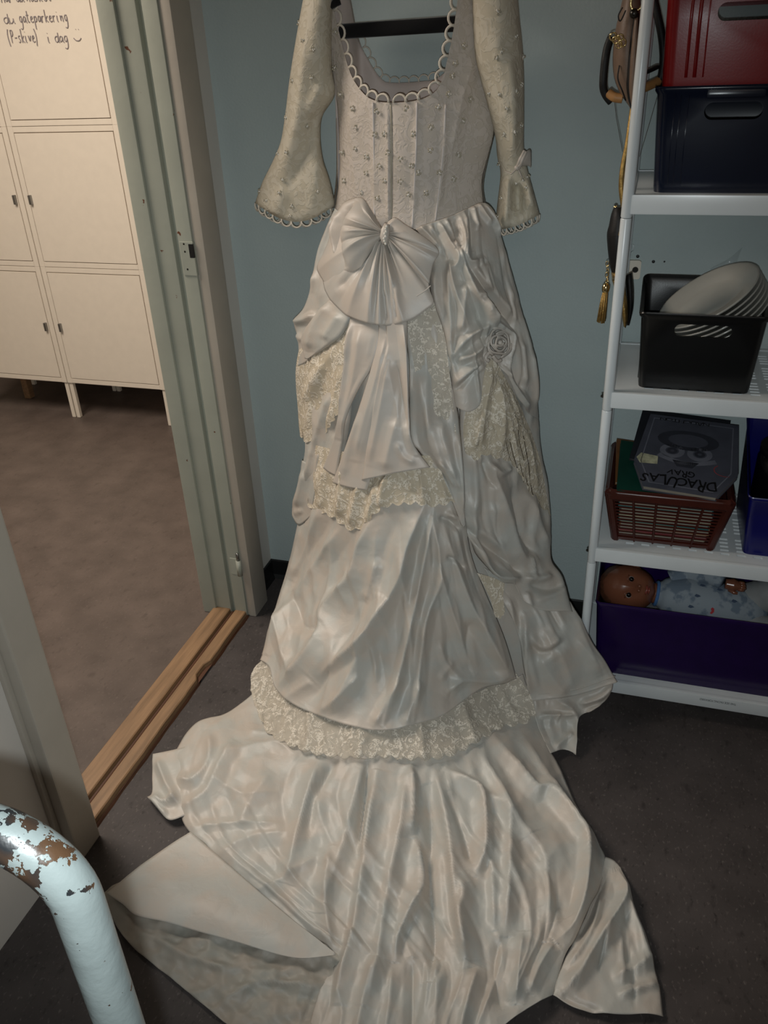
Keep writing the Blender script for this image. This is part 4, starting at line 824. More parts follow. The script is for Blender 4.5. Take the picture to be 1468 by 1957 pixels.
# ---- right drape from bow to knee, tails of the bow
panel('right_drape', 'satin', [(765, 590), (815, 590), (865, 590)], [(883, 1004), (886, 1007), (889, 1005)], [(765, 590), (781, 690), (783, 830), (800, 862), (830, 897), (860, 948), (883, 1004)], [(865, 590), (868, 740), (878, 800), (885, 900), (889, 1005)], auto=(14, 4, 6), off=0.052, step=3.4, folds=[([(800, 700), (815, 800), (850, 900)], 9*mm, 18), ([(850, 800), (845, 830), (870, 920)], 9*mm, 12), ([(836, 800), (850, 770), (860, 700)], -7*mm, 12), ([(875, 830), (880, 900), (884, 980)], 8*mm, 6), ([(830, 880), (860, 900), (878, 935)], 7*mm, 8), ([(840, 880), (868, 930)], 5*mm, 4)], cr=((60, 3*mm, 1.5), (34, 1.5*mm, 1)), side=0.006)
panel('lace_overlay', 'lace_open', [(775, 600), (800, 590), (835, 572)], scallop([(805, 770), (830, 790), (850, 800), (872, 830)], 4, 16), [(775, 600), (790, 690), (805, 770)], [(835, 572), (850, 640), (862, 740), (872, 830)], off=0.056, step=4, solid=0, cr=((40, 2*mm, 1),))
def tail(nm, top, bottom, left, right, off, folds=()): return panel(nm, 'satin_bow', top, bottom, left, right, off=off, step=3.2, folds=folds, cr=((70, 2*mm, 1.6),), side=0.004, auto=(5, 3, 7))
tail('bow_tail', [(668, 600), (700, 600), (732, 600)], [(617, 893), (628, 902), (641, 909)], [(668, 600), (662, 680), (654, 760), (640, 830), (617, 893)], [(732, 600), (727, 645), (712, 700), (690, 740), (668, 790), (652, 850), (641, 909)], 0.062, [([(690, 620), (680, 720), (650, 840)], 10*mm, 16), ([(672, 610), (662, 700), (650, 790)], 8*mm, 5)])
tail('bow_tail', [(722, 600), (745, 600), (765, 600)], [(634, 922), (660, 931), (692, 937)], [(722, 600), (722, 650), (706, 710), (688, 770), (668, 830), (650, 880), (634, 922)], [(765, 600), (750, 700), (735, 800), (715, 880), (700, 937)], 0.068, [([(740, 640), (722, 720), (700, 800), (680, 880)], 9*mm, 8, 14), ([(690, 790), (672, 850), (655, 915)], 5*mm, 8)])
tail('bow_tail', [(735, 600), (757, 600), (778, 600)], [(690, 918), (720, 912), (760, 903), (822, 893)], [(735, 600), (738, 660), (724, 730), (710, 800), (698, 870), (690, 918)], [(778, 600), (780, 690), (784, 800), (792, 850), (822, 893)], 0.074, [([(770, 615), (781, 693), (783, 815), (800, 870)], 12*mm, 9, 5), ([(757, 690), (768, 760), (782, 826)], -8*mm, 8), ([(745, 690), (725, 800), (705, 890)], 6*mm, 12), ([(760, 800), (745, 860), (735, 900)], 7*mm, 14), ([(760, 845), (772, 872), (795, 885)], 4*mm, 6)])
# ---- gathered swags over the hips
GRF = [([(800, 430), (822, 452), (841, 474)], 8*mm, 6), ([(822, 430), (838, 455), (846, 485)], 8*mm, 5), ([(838, 422), (860, 465), (878, 497), (870, 512), (860, 508)], 13*mm, 6, 6), ([(828, 428), (848, 480), (862, 505)], -8*mm, 5), ([(850, 418), (866, 450), (875, 480)], 9*mm, 5), ([(862, 414), (868, 440), (868, 468)], -8*mm, 5), ([(876, 408), (886, 450), (889, 490)], 8*mm, 5), ([(886, 402), (892, 450), (893, 494), (905, 504), (928, 490)], 13*mm, 6, 6), ([(903, 393), (908, 420), (914, 440)], 9*mm, 5), ([(895, 398), (900, 440), (903, 480)], -6*mm, 5), ([(912, 388), (925, 410), (940, 430)], 9*mm, 5), ([(922, 390), (945, 418), (958, 450)], 8*mm, 6),
 ([(874, 470), (899, 535), (911, 568), (933, 615), (938, 640)], 20*mm, 6, 14), ([(880, 480), (897, 511), (933, 558), (980, 619), (990, 645)], -12*mm, 6), ([(900, 505), (940, 555), (985, 612)], 9*mm, 5, 14), ([(915, 555), (941, 615), (962, 632), (974, 650), (965, 720)], 16*mm, 7), ([(910, 562), (928, 560)], 6*mm, 4), ([(856, 500), (860, 605), (863, 680)], 13*mm, 7, 16), ([(892, 540), (886, 590), (880, 640)], 16*mm, 14), ([(872, 560), (870, 640), (866, 700)], -8*mm, 8), ([(860, 690), (885, 655), (910, 634), (936, 622)], 16*mm, 8, 10), ([(872, 690), (907, 676), (933, 648)], 14*mm, 7), ([(866, 735), (890, 715), (925, 690)], 12*mm, 8), ([(870, 748), (900, 715), (923, 690)], -8*mm, 4), ([(960, 700), (975, 735), (1010, 785)], 16*mm, 7, 10), ([(997, 650), (1004, 738)], 8*mm, 7), ([(1010, 670), (1022, 720), (1025, 780)], 7*mm, 7), ([(975, 670), (985, 720), (1000, 750)], -8*mm, 7), ([(930, 500), (932, 560)], 6*mm, 8), ([(960, 470), (965, 520), (985, 580)], 6*mm, 7), ([(835, 500), (830, 560), (840, 620), (858, 700)], 8*mm, 10)]
panel('hip_swag', 'satin', [(795, 437), (830, 424), (862, 413), (895, 398), (925, 388), (950, 412)], [(872, 778), (895, 787), (917, 773), (922, 735), (930, 690), (945, 688), (960, 712), (985, 760), (1012, 790), (1037, 802)], [(795, 437), (826, 482), (821, 540), (830, 580), (850, 640), (862, 720), (872, 778)], [(950, 412), (969, 470), (991, 540), (1005, 600), (1022, 670), (1032, 740), (1037, 802)],
      auto=(34, 4.5, 4), off=0.058, step=2.6, folds=GRF, cr=((56, 2.5*mm, 1.7), (28, 1*mm, 1.2)), side=0.014)
panel('hip_swag', 'satin', [(637, 397), (660, 410), (700, 430)], [(562, 702), (585, 692), (620, 662), (660, 625)], [(637, 397), (607, 470), (593, 545), (576, 590), (558, 612), (563, 640), (566, 670), (562, 702)], [(700, 430), (690, 520), (660, 625)], off=0.040, step=3.4, folds=[([(645, 405), (615, 480), (602, 560)], 9*mm, 7), ([(655, 415), (628, 500), (615, 590)], 8*mm, 7), ([(560, 615), (585, 612), (605, 600)], 12*mm, 6), ([(565, 640), (580, 650)], 6*mm, 6), ([(610, 520), (590, 590), (565, 612)], 7*mm, 8)], cr=((40, 2*mm, 2),), side=0.010)
panel('hip_flap', 'satin', [(628, 572), (650, 585), (672, 600)], [(583, 684), (588, 686), (594, 682)], [(628, 572), (600, 606), (578, 635), (575, 655), (583, 684)], [(672, 600), (650, 640), (620, 665), (594, 682)], off=0.056, step=3, folds=[([(630, 580), (605, 620), (590, 670)], 10*mm, 12), ([(650, 600), (620, 650)], 7*mm, 8)], cr=((40, 2*mm, 1),), side=0.006)
# ---- bow: radial folds around the knot
KX, KY = 736.0, 446.0
FB = 1.15
def fan(name, rim, off, ridges, puff, n_r=44, parent=None, curl=0.0, folds=()):
    R_ = resample(rim, 110); ang = np.arctan2(R_[:, 1]-KY, R_[:, 0]-KX); s = np.linspace(0.06, 1, n_r)[:, None]
    px = KX + (R_[None, :, 0]-KX)*s; py = KY + (R_[None, :, 1]-KY)*s; A_ = np.unwrap(ang)[None]+0*px; h = np.zeros(px.shape)
    uu = np.linspace(0, 1, 110)[None]+0*px
    for rd_ in ridges:
        u0, amp, w = rd_[:3]; ln_ = rd_[3] if len(rd_) > 3 else 1.0; bend = rd_[4] if len(rd_) > 4 else 0.0
        uc = uu - u0 - bend*s*s; ws = w*(0.75+0.5*s)
        h += amp*FB*np.exp(-(np.abs(uc)/ws)**1.15)*np.clip(s/0.16, 0, 1)*np.clip(1.15-(s/ln_), 0, 1)**0.8
    h += puff*np.sin(np.pi*np.clip(s, 0, 1))**0.8*np.sin(np.pi*uu)**0.5 + curl*s
    for f in folds: h += fold(px, py, *f)
    h += crumple(px, py, 46, 0.0016, 4) + 0.003*vnoise(px, py, 50, 9)
    return MB().grid(base(px, py, off, h)).build(name, 'satin_bow', parent, smooth=True, solid=0.0014)
BOW = empty('bow', tuple(base(KX, KY, 0.08))); BOW.parent = DRESS; BOW.matrix_parent_inverse = wm(DRESS).inverted()
fan('bow_fan', [(612, 515), (618, 535), (627, 562), (642, 584), (666, 604), (700, 617), (742, 622), (785, 612), (815, 592), (829, 579), (822, 556), (819, 540)], 0.076, [(0.10, 7*mm, .05, 1.3, .02), (0.22, 12*mm, .05, 1.0, -.03), (0.27, -8*mm, .02, .9, -.03), (0.33, 15*mm, .035, 1.1), (0.38, -8*mm, .015, .6), (0.41, 10*mm, .02, .55), (0.455, 16*mm, .022, 1.2), (0.49, -11*mm, .012, 1.2), (0.52, 12*mm, .014, 1.3), (0.545, -10*mm, .01, 1.2), (0.565, 10*mm, .012, .8), (0.60, -12*mm, .014, 1.0), (0.64, 18*mm, .028, 1.1, .02), (0.70, -9*mm, .02, .7, .02), (0.75, 8*mm, .03, .6), (0.86, 5*mm, .06, 1.2)], 0.014, parent=BOW, folds=[([(720, 465), (690, 510), (648, 556)], -9*mm, 5, 9), ([(737, 560), (739, 615)], -6*mm, 3), ([(755, 540), (758, 615)], -6*mm, 3)])
fan('bow_loop_back', [(660, 395), (640, 425), (628, 462), (616, 490), (608, 511), (618, 536), (632, 556), (655, 545), (668, 530)], 0.080, [(0.25, 7*mm, .06, 1.3), (0.6, 8*mm, .06, 1.2), (0.82, -8*mm, .03, 1.0)], 0.018, parent=BOW)
fan('bow_loop', [(722, 424), (708, 398), (690, 379), (668, 382), (652, 394), (640, 425), (634, 450), (640, 480), (648, 505), (658, 520), (672, 520), (690, 510)], 0.090, [(0.10, 9*mm, .04, 1.3), (0.22, -9*mm, .05, 1.2), (0.42, 10*mm, .05, .6), (0.52, -12*mm, .025, .6), (0.60, 11*mm, .03, .55), (0.70, -10*mm, .02, .8), (0.80, 12*mm, .04, 1.1)], 0.042, parent=BOW, folds=[([(684, 382), (664, 430), (656, 470), (664, 515)], -18*mm, 10, 6), ([(648, 400), (642, 440), (647, 500)], 10*mm, 6, 8)])
fan('bow_loop', [(742, 424), (756, 417), (775, 430), (800, 446), (838, 478), (828, 505), (822, 532), (818, 540), (790, 512)], 0.092, [(0.08, 6*mm, .03, 1.3), (0.30, 5*mm, .05, .6), (0.55, -9*mm, .02, 1.3), (0.60, 6*mm, .02, 1.3), (0.80, 12*mm, .05, .9), (0.93, -8*mm, .03, .8)], 0.014, parent=BOW)
KN = MB().tube([base(x, y, 0.112) for x, y in ((740, 428), (737, 440), (735, 452), (736, 466))], [0.006, 0.010, 0.010, 0.006], 10).build('knot', 'satin_bow', BOW, smooth=True)
for k, (x, y) in enumerate(((739, 433), (737, 438), (738, 443), (735, 447), (737, 452), (734, 456), (735, 461), (737, 466))):
    MB().ball(base(x, y, 0.1225), 0.0028, 8, 6).build('pearl', 'pearl', BOW, smooth=True)
# edges of the overlapping fabric on the right of the bow
for ln_ in ([(796, 566), (812, 556), (823, 546)],):
    MB().tube([base(x, y, 0.092) for x, y in resample(ln_, 8)], 0.0012, 5).build('hem_fold', 'satin_bow', BOW)
# ---- rosette on the right hip: wound ribbon
RC = (956, 655)
ROS = empty('rosette', tuple(base(*RC, 0.07))); ROS.parent = DRESS; ROS.matrix_parent_inverse = wm(DRESS).inverted()
for k in range(9):
    r0 = 4 + 2.7*k; a0 = k*2.1; pts = []
    for i in range(15):
        a = a0 + i/14*(2.6 + 0.12*k); rr = r0*(1+0.12*math.sin(3*a+k)); x, y = RC[0]+rr*math.cos(a)*0.92, RC[1]+rr*math.sin(a)
        row = []
        for j, (do, dh) in enumerate(((0, 0.0), (0.5, 0.007), (1.6, 0.011), (3.2, 0.009), (4.6, 0.002))):
            q = (rr+do*1.2)/rr; row.append(base(RC[0]+(x-RC[0])*q, RC[1]+(y-RC[1])*q, 0.070 + dh + 0.016*math.exp(-(r0/18)**2)))
        pts.append(row)
    MB().grid(np.array(pts)).build('petal', 'satin_bow', ROS, smooth=True, solid=0.001)
MB().ball(base(*RC, 0.088), 0.006, 8, 6).build('petal_core', 'satin_bow', ROS, smooth=True)
for (a, b, c) in (((938, 642), (930, 652), (935, 668)), ((936, 672), (928, 684), (935, 690)), ((942, 680), (950, 690), (958, 688))):
    MB().tube([base(*p, 0.075) for p in resample([a, b, c], 10)], 0.004, 8).build('gather', 'satin_bow', ROS, smooth=True)
# ================================================================== bodice
BF = [([(714, 200), (716, 300), (718, 420)], 2.5*mm, 5), ([(797, 200), (795, 300), (790, 430)], 2.5*mm, 5), ([(850, 200), (848, 300), (834, 420)], 3*mm, 5), ([(746, 196), (748, 300), (748, 440)], -5*mm, 2.5), ([(742, 196), (744, 300), (744, 440)], 4*mm, 4, 3), ([(908, 100), (880, 200), (860, 300)], 5*mm, 12), ([(670, 200), (676, 300), (690, 400)], 4*mm, 14)]
panel('bodice', 'brocade', [(588, -40), (606, -42), (626, -40), (640, 30), (655, 90), (672, 145), (694, 178), (716, 192), (745, 196), (790, 193), (822, 182), (842, 160), (856, 110), (868, 50), (882, -40), (900, -42), (916, -40)], [(637, 398), (665, 418), (700, 440), (735, 452), (765, 450), (795, 438), (862, 414), (926, 388)],
      [(588, -40), (606, 50), (628, 120), (638, 185), (644, 260), (646, 330), (637, 398)], [(916, -40), (920, 60), (935, 160), (946, 245), (934, 300), (923, 345), (926, 388)], off=0.010, step=3.2, folds=BF, side=0.008)
BOD = [c for c in DRESS.children if c.name.startswith('bodice')][0]
def strip(pts, off, r, name, m, parent, flat=None): return MB().tube([base(x, y, off) for x, y in resample(pts, 26)], r, 6, flat=flat).build(name, m, parent, smooth=True)
mat('piping', lin(214, 206, 200), rough=0.45)
for ln_ in ([(713, 196), (715, 300), (716, 425)], [(797, 196), (795, 300), (788, 436)], [(852, 200), (846, 300), (832, 424)]): strip(ln_, 0.0125, 0.0026, 'seam_piping', 'piping', BOD)
strip([(747, 196), (748, 240), (748, 330), (748, 440)], 0.0085, 0.0016, 'zip', 'sequin', BOD)
strip([(795, 439), (830, 427), (862, 416), (895, 401), (926, 390)], 0.0135, 0.0016, 'waist_seam', 'trim_cord', BOD)
# inside of the bodice front, seen through the neckline, closing the body
def ydepth(px, py, y): return atY(px, py, y)
Pf = []
topc = resample([(634, -40), (662, -30), (684, 70), (706, 118), (728, 150), (745, 158), (800, 156), (838, 148), (862, 110), (890, -40)], 60); botc = resample([(648, 400), (745, 440), (918, 395)], 60)
for i in range(20):
    v = i/19; r_ = topc*(1-v)+botc*v; ys = -0.055 - 0.09*np.abs(np.linspace(-1, 1, 60))**3
    Pf.append([atY(r_[k, 0], r_[k, 1], ys[k] + 0.004*math.sin(k*0.5+v*3)) for k in range(60)])
MB().grid(np.array(Pf)).build('bodice_front_lining', 'dress_lining', DRESS, smooth=True, solid=0.0015)
for s_ in (0, 1):                                    # side seams joining the two halves
    row = []
    for i in range(14):
        v = i/13
        a = resample([(644, 225), (645, 330), (637, 398)] if s_ == 0 else [(946, 245), (923, 345), (926, 388)], 14)[i]
        p = base(a[0], a[1], 0.002); q = atY(a[0]+(5 if s_ == 0 else -5), a[1], -0.10); row.append([p, (p+q)/2+np.array([-.006 if s_ == 0 else .006, 0, 0]), q])
    MB().grid(np.array(row)).build('side_seam', 'brocade', DRESS, smooth=True)
# ---- sleeves
def sleeve(name, Lp, Rp, yc, b, nrow, folds, bot, m='brocade_sleeve'):
    L_, R_ = resample(Lp, nrow), resample(Rp, nrow); n = 48; G = []
    for i in range(nrow):
        v = i/(nrow-1); row = []; bb = np.interp(v, np.linspace(0, 1, len(b)), b); yy = np.interp(v, np.linspace(0, 1, len(yc)), yc)
        for k in range(n+1):
            a = 2*math.pi*k/n; u = (1-math.cos(a))/2; x = L_[i, 0]+(R_[i, 0]-L_[i, 0])*u; y = L_[i, 1]+(R_[i, 1]-L_[i, 1])*u
            y += bot*math.sin(math.pi*u)*max(0, (v-0.55)/0.45)**2
            d = math.sin(a)*bb
            if math.sin(a) >= -0.01:
                for f in folds: d += float(fold(np.array([x]), np.array([y]), *f)[0])*min(1, math.sin(a)*3)
            d += 0.003*float(vnoise(np.array([x]), np.array([y]), 30, 3)[0])*math.sin(a)
            row.append(atY(x, y, min(yy - d, -0.012)))
        G.append(row)
    G = np.array(G); o = MB().grid(G).build(name, m, DRESS, smooth=True, solid=0.0012)
    return o, G
s1, G1 = sleeve('sleeve', [(618, -84), (600, -72), (588, -40), (574, 30), (561, 105), (552, 165), (546, 215), (537, 270), (520, 312), (502, 348), (488, 388)], [(640, -88), (648, -70), (642, -40), (634, 50), (634, 130), (640, 180), (616, 222), (612, 262), (617, 305), (630, 345), (641, 392)], [-.14, -.14, -.135, -.13], [.012, .046, .05, .05, .05, .046, .045, .042, .04, .042, .045], 64,
    [([(580, 60), (575, 150), (560, 250), (530, 340)], 8*mm, 14), ([(600, 200), (590, 280), (545, 370)], -8*mm, 12), ([(610, 300), (600, 380), (590, 420)], 8*mm, 14), ([(540, 360), (525, 410)], 9*mm, 10), ([(620, 160), (600, 190), (590, 230)], 6*mm, 8)], 34)
s2, G2 = sleeve('sleeve', [(905, -84), (900, -66), (902, -40), (905, 60), (910, 115), (928, 185), (946, 255), (951, 300), (957, 332), (951, 390), (946, 440)], [(930, -90), (962, -76), (984, -40), (993, 40), (999, 100), (1001, 160), (1001, 225), (1001, 285), (1008, 325), (1020, 370), (1031, 410)], [-.15, -.15, -.15, -.15], [.012, .04, .045, .05, .05, .047, .045, .038, .032, .038, .045], 64,
    [([(975, 100), (984, 200), (980, 310)], 10*mm, 12, 6), ([(945, 60), (960, 150), (965, 250)], 5*mm, 12), ([(972, 335), (970, 390), (965, 440)], 16*mm, 12, 6), ([(990, 350), (990, 410)], -20*mm, 10), ([(1008, 340), (1018, 400)], 14*mm, 10)], 6)
def loops(path, n, r, tube, out, name, parent, off=None):
    """scalloped cord edging: one small arch after another along a 3-D path"""
    path = np.asarray(path); s = np.r_[0, np.cumsum(np.linalg.norm(np.diff(path, axis=0), axis=1))]
    at = lambda q: np.array([np.interp(q, s, path[:, i]) for i in range(3)])
    for k in range(n):
        a, b = at(s[-1]*k/n), at(s[-1]*(k+1)/n); c = (a+b)/2; d = b-a; o = np.asarray(out(k/n, c)); o = o/np.linalg.norm(o); t = d/np.linalg.norm(d); o = o - t*(o@t); o /= np.linalg.norm(o); h = np.linalg.norm(d)/2
        MB().tube([c + t*h*1.05*math.cos(w) + o*h*r*math.sin(w) for w in np.linspace(0, math.pi, 9)], tube, 6).build(name, 'trim_cord', parent, smooth=True)
def toward(c3): return lambda f, c: np.asarray(c3)-c
nk = resample([(626, -40), (640, 30), (655, 90), (672, 145), (694, 178), (716, 192), (742, 196)], 60); nk2 = resample([(752, 196), (790, 193), (822, 182), (842, 160), (856, 110), (868, 50), (882, -40)], 60)
ctr = atY(760, 40, -0.19)
loops([base(x, y, 0.012) for x, y in nk], 11, 1.05, 0.0026, toward(ctr), 'scallop_loop', BOD); loops([base(x, y, 0.012) for x, y in nk2], 11, 1.05, 0.0026, toward(ctr), 'scallop_loop', BOD)
FL = [c for c in DRESS.children if c.name.startswith('bodice_front')][0]
loops([atY(x, y, -0.058 - 0.02*abs(i-20)/20) for i, (x, y) in enumerate(resample([(684, 70), (706, 118), (728, 150), (745, 158), (800, 156), (838, 148)], 40))], 10, 1.0, 0.0014, lambda f, c: (0.2, 0, 1), 'scallop_loop', FL)
S1 = s1; S2 = s2
loops(G1[-1, :25], 10, 1.1, 0.0020, lambda f, c: (0, 0, -1), 'scallop_loop', S1); loops(G2[-1, :25], 8, 1.4, 0.0020, lambda f, c: (0, 0, -1), 'scallop_loop', S2)
loops(G1[-1, 24:], 10, 1.1, 0.0020, lambda f, c: (0, 0, -1), 'scallop_loop', S1); loops(G2[-1, 24:], 8, 1.4, 0.0020, lambda f, c: (0, 0, -1), 'scallop_loop', S2)
# bow on the right cuff
CB = empty('cuff_bow', tuple(atY(995, 318, -0.205))); CB.parent = DRESS; CB.matrix_parent_inverse = wm(DRESS).inverted()
def qp(pts, ys): return [atY(x, y, yy) for (x, y), yy in zip(pts, ys)]
for (pts, r) in (([(988, 320), (994, 305), (1003, 288)], 0.0035), ([(992, 322), (998, 306), (1006, 290)], 0.0035)): MB().tube(qp(pts, (-.205, -.205, -.20)), r, 8).build('ribbon_edge', 'satin_bow', CB, smooth=True)
lp = []
for i in range(10):
    t = i/9; lp.append([atY(990 + 25*t + 3*math.sin(math.pi*t), 320 - 34*math.sin(math.pi*min(1, t*0.62+0.02))*(1-v*0.75) + 8*t*v, -0.203 + 0.03*t - 0.008*math.sin(math.pi*v)) for v in np.linspace(0, 1, 8)])
MB().grid(np.array(lp)).build('ribbon_loop', 'satin_bow', CB, smooth=True, solid=0.001)
for pts in ([(988, 322), (978, 332), (964, 326)], [(990, 322), (996, 335), (1002, 345)]): MB().tube(qp(pts, (-.204, -.203, -.198)), [0.005, 0.004, 0.002], 8, flat=0.4).build('ribbon_tail', 'satin_bow', CB, smooth=True)
MB().ball(atY(988, 321, -0.206), 0.006, 8, 6).build('ribbon_knot', 'satin_bow', CB, smooth=True)
# ---- pearl and sequin motifs
def motif(p, n, r, seed, parent):
    rr = np.random.RandomState(seed); mb = MB(); nn = np.asarray(CAM)-p; nn /= np.linalg.norm(nn); t = np.cross(nn, [0, 0, 1]); t /= np.linalg.norm(t); w = np.cross(nn, t)
    for k in range(5):
        a = k*2*math.pi/5 + rr.rand(); mb.ball(p + (t*math.cos(a)+w*math.sin(a))*r*0.9, r*0.45, 6, 4, (1, .5, 1))
    fl_ = mb.build('flower_motif', 'sequin', parent, smooth=True); fl_['kind'] = 'stuff'
    for k in range(n):
        a = rr.rand()*6.28; d = r*(0.2+0.7*rr.rand()) if k else 0
        MB().ball(p + (t*math.cos(a)+w*math.sin(a))*d + nn*0.002, 0.0015+0.0005*rr.rand(), 6, 5).build('pearl', 'pearl', parent, smooth=True)
MS = [(602, 15), (625, 100), (639, 130), (651, 180), (674, 207), (720, 213), (776, 207), (838, 205), (885, 231), (824, 243), (900, 190), (858, 180), (680, 244), (735, 256), (716, 257), (790, 256), (680, 284), (653, 291), (823, 287), (877, 296), (741, 292), (765, 304), (725, 318), (787, 317), (657, 345), (735, 345), (765, 347), (868, 342), (815, 369), (692, 367), (721, 378), (781, 372), (888, 88), (871, 121), (641, 60), (865, 145), (700, 330), (800, 330), (840, 330), (700, 300)]
for k, (x, y) in enumerate(MS): motif(base(x, y, 0.016), 3 if k % 2 else 2, 0.005, k, BOD)
def onsleeve(G, x, y):
    """closest front point of the sleeve mesh to a photo position"""
    d = G[:, 1:24]-CAM; zc = d @ CF; X = W/2 + F*(d @ CR)/zc; Y = H/2 - F*(d @ CU)/zc; i = np.argmin((X-x)**2+(Y-y)**2); p = G[:, 1:24].reshape(-1, 3)[i]; n = CAM-p; return p + n/np.linalg.norm(n)*0.002
for k, (x, y) in enumerate(((567, 43), (578, 75), (600, 93), (560, 155), (594, 153), (548, 222), (533, 291), (548, 290), (543, 340), (535, 369), (608, 366), (494, 367), (553, 409), (560, 395), (505, 385), (585, 240))): motif(onsleeve(G1, x, y), 3, 0.0045, 100+k, S1)
for k, (x, y) in enumerate(((950, 20), (948, 110), (962, 97), (986, 70), (999, 106), (996, 163), (935, 180), (957, 180), (985, 172), (997, 241), (966, 256), (985, 256), (956, 317), (1002, 345), (1008, 338), (987, 354), (960, 380), (952, 416), (1005, 360), (970, 205))): motif(onsleeve(G2, x, y), 3, 0.0045, 200+k, S2)
# ---- velvet hanger inside the dress
HG = empty('clothes_hanger', tuple(atY(760, 50, -0.11)), 'slim black velvet clothes hanger inside the neckline of the dress', 'hanger')
hl, hr = atY(628, 62, -0.125), atY(895, 44, -0.125); hc = (hl+hr)/2
MB().tube([hl, hl*.5+hr*.5, hr], 0.0065, 12, flat=2.2).build('trouser_bar', 'velvet', HG, smooth=True)
ap = hc + np.array([0, 0, 0.155])
MB().tube([hl + np.array([-.01, 0, 0.0]), hl + np.array([-.022, 0, 0.022]), hl + np.array([0.0, 0, 0.045]), ap*.5+hl*.5+np.array([0, 0, .03]), ap, ap*.5+hr*.5+np.array([0, 0, .03]), hr + np.array([0.0, 0, 0.045]), hr + np.array([.022, 0, 0.022]), hr + np.array([.01, 0, 0.0])], 0.0085, 10).build('shoulder_bar', 'velvet', HG, smooth=True)
MB().tube([atY(650, 2, -0.158), atY(640, 6, -0.162), atY(632, 14, -0.164)], [0.007, 0.008, 0.005], 10).build('shoulder_notch', 'velvet', HG, smooth=True)
MB().tube([ap, ap+np.array([0, 0, .05])] + [ap+np.array([0.022*math.sin(a), 0, .075-0.022*math.cos(a)]) for a in np.linspace(0, 4.0, 14)], 0.002, 8).build('hook', 'steel', HG, smooth=True)
tag(MB().tube([ap+np.array([0.0, 0.012, .095]), ap+np.array([0.0, 0.11, .095])], 0.006, 10).build('wall_peg', 'steel', smooth=True), 'steel wall peg carrying the black hanger', 'peg')
# ================================================================== bags hanging on the left side of the shelf
mat('taupe_leather', lin(120, 98, 82), rough=0.5, var=0.12, nscale=40, bump=0.2, bscale=300)
mat('black_leather', lin(9, 8, 9), rough=0.6, var=0.2, nscale=50, bump=0.2, bscale=300)
mat('tan_leather', lin(176, 128, 78), rough=0.5, var=0.12)
mat('gold', lin(196, 160, 96), rough=0.28, metal=0.85, var=0.3, nscale=160, bump=0.6, bscale=700)
mat('gold_bright', lin(226, 204, 150), rough=0.15, metal=1.0, var=0.1)
mat('thread', lin(70, 68, 62), rough=0.8)
def Q(px, py, y): return atY(px, py, y)
def blob(name, Lp, Rp, yc, b, m, parent, nrow=22, n=20, bulge=None):
    """closed soft body: rows between a left and a right outline in the photo frame, with real depth b around y = yc"""
    L_, R_ = resample(Lp, nrow), resample(Rp, nrow); G = []
    for i in range(nrow):
        v = i/(nrow-1); e = math.sin(math.pi*min(1, max(0, v*0.94+0.03)))**0.35; row = []
        for k in range(n+1):
            a = 2*math.pi*k/n; u = (1-math.cos(a))/2; x = L_[i, 0]+(R_[i, 0]-L_[i, 0])*u; y = L_[i, 1]+(R_[i, 1]-L_[i, 1])*u
            row.append(Q(x, y, yc - math.copysign(abs(math.sin(a))**0.7, math.sin(a))*b*e))
        G.append(row)
    return MB().grid(np.array(G)).build(name, m, parent, smooth=True)
hk = empty('belt_bag', tuple(Q(1195, 100, -0.26)), 'taupe leather belt bag with black straps hanging high on the shelf post', 'bag')
blob('bag_body', [(1196, -30), (1185, 20), (1176, 60), (1171, 110), (1174, 150), (1186, 180), (1199, 198), (1207, 211)], [(1222, -30), (1226, 30), (1224, 80), (1224, 130), (1222, 170), (1220, 195), (1215, 210), (1210, 213)], -0.275, 0.055, 'taupe_leather', hk)
blob('front_pocket', [(1211, 30), (1203, 80), (1198, 130), (1197, 170), (1203, 200), (1208, 212)], [(1222, 25), (1222, 80), (1221, 130), (1219, 180), (1214, 208), (1211, 213)], -0.312, 0.028, 'black_leather', hk)
blob('pocket_face', [(1213, 36), (1207, 80), (1203, 130), (1202, 170), (1206, 198), (1209, 209)], [(1220, 33), (1220, 80), (1218, 130), (1216, 180), (1213, 204), (1211, 210)], -0.326, 0.020, 'taupe_leather', hk)
def strapb(name, pts, ys, w, m, parent, flat=0.3): 
    p = resample(pts, 26); y = np.interp(np.linspace(0, 1, 26), np.linspace(0, 1, len(ys)), ys)
    return MB().tube([Q(a[0], a[1], b) for a, b in zip(p, y)], w, 8, flat=flat).build(name, m, parent, smooth=True)
strapb('strap', [(1168, 72), (1160, 95), (1155, 130), (1153, 165), (1158, 182), (1168, 195)], (-.28, -.29, -.29, -.28), 0.0072, 'black_leather', hk, None)
strapb('strap_end', [(1163, 178), (1175, 186), (1190, 188)], (-.285, -.29, -.29), 0.0085, 'tan_leather', hk, None)
strapb('strap', [(1246, -20), (1257, 30), (1265, 70), (1268, 110), (1264, 145), (1257, 158)], (-.20, -.21, -.22, -.22), 0.0072, 'black_leather', hk, None)
strapb('strap_end', [(1258, 155), (1245, 162), (1226, 170)], (-.22, -.24, -.26), 0.0085, 'tan_leather', hk, None)
strapb('strap_loop', [(1256, 128), (1244, 134), (1230, 140)], (-.22, -.24, -.26), 0.007, 'black_leather', hk, 0.5)
strapb('piping', [(1196, 20), (1186, 40), (1182, 30), (1190, 14)], (-.328, -.33, -.33), 0.0012, 'black_leather', hk, None)
strapb('piping', [(1184, 125), (1181, 150), (1190, 175), (1196, 192)], (-.325, -.328, -.33, -.32), 0.0012, 'black_leather', hk, None)
cl_ = empty('clasp', tuple(Q(1182, 80, -0.335))); cl_.parent = hk; cl_.matrix_parent_inverse = wm(hk).inverted()
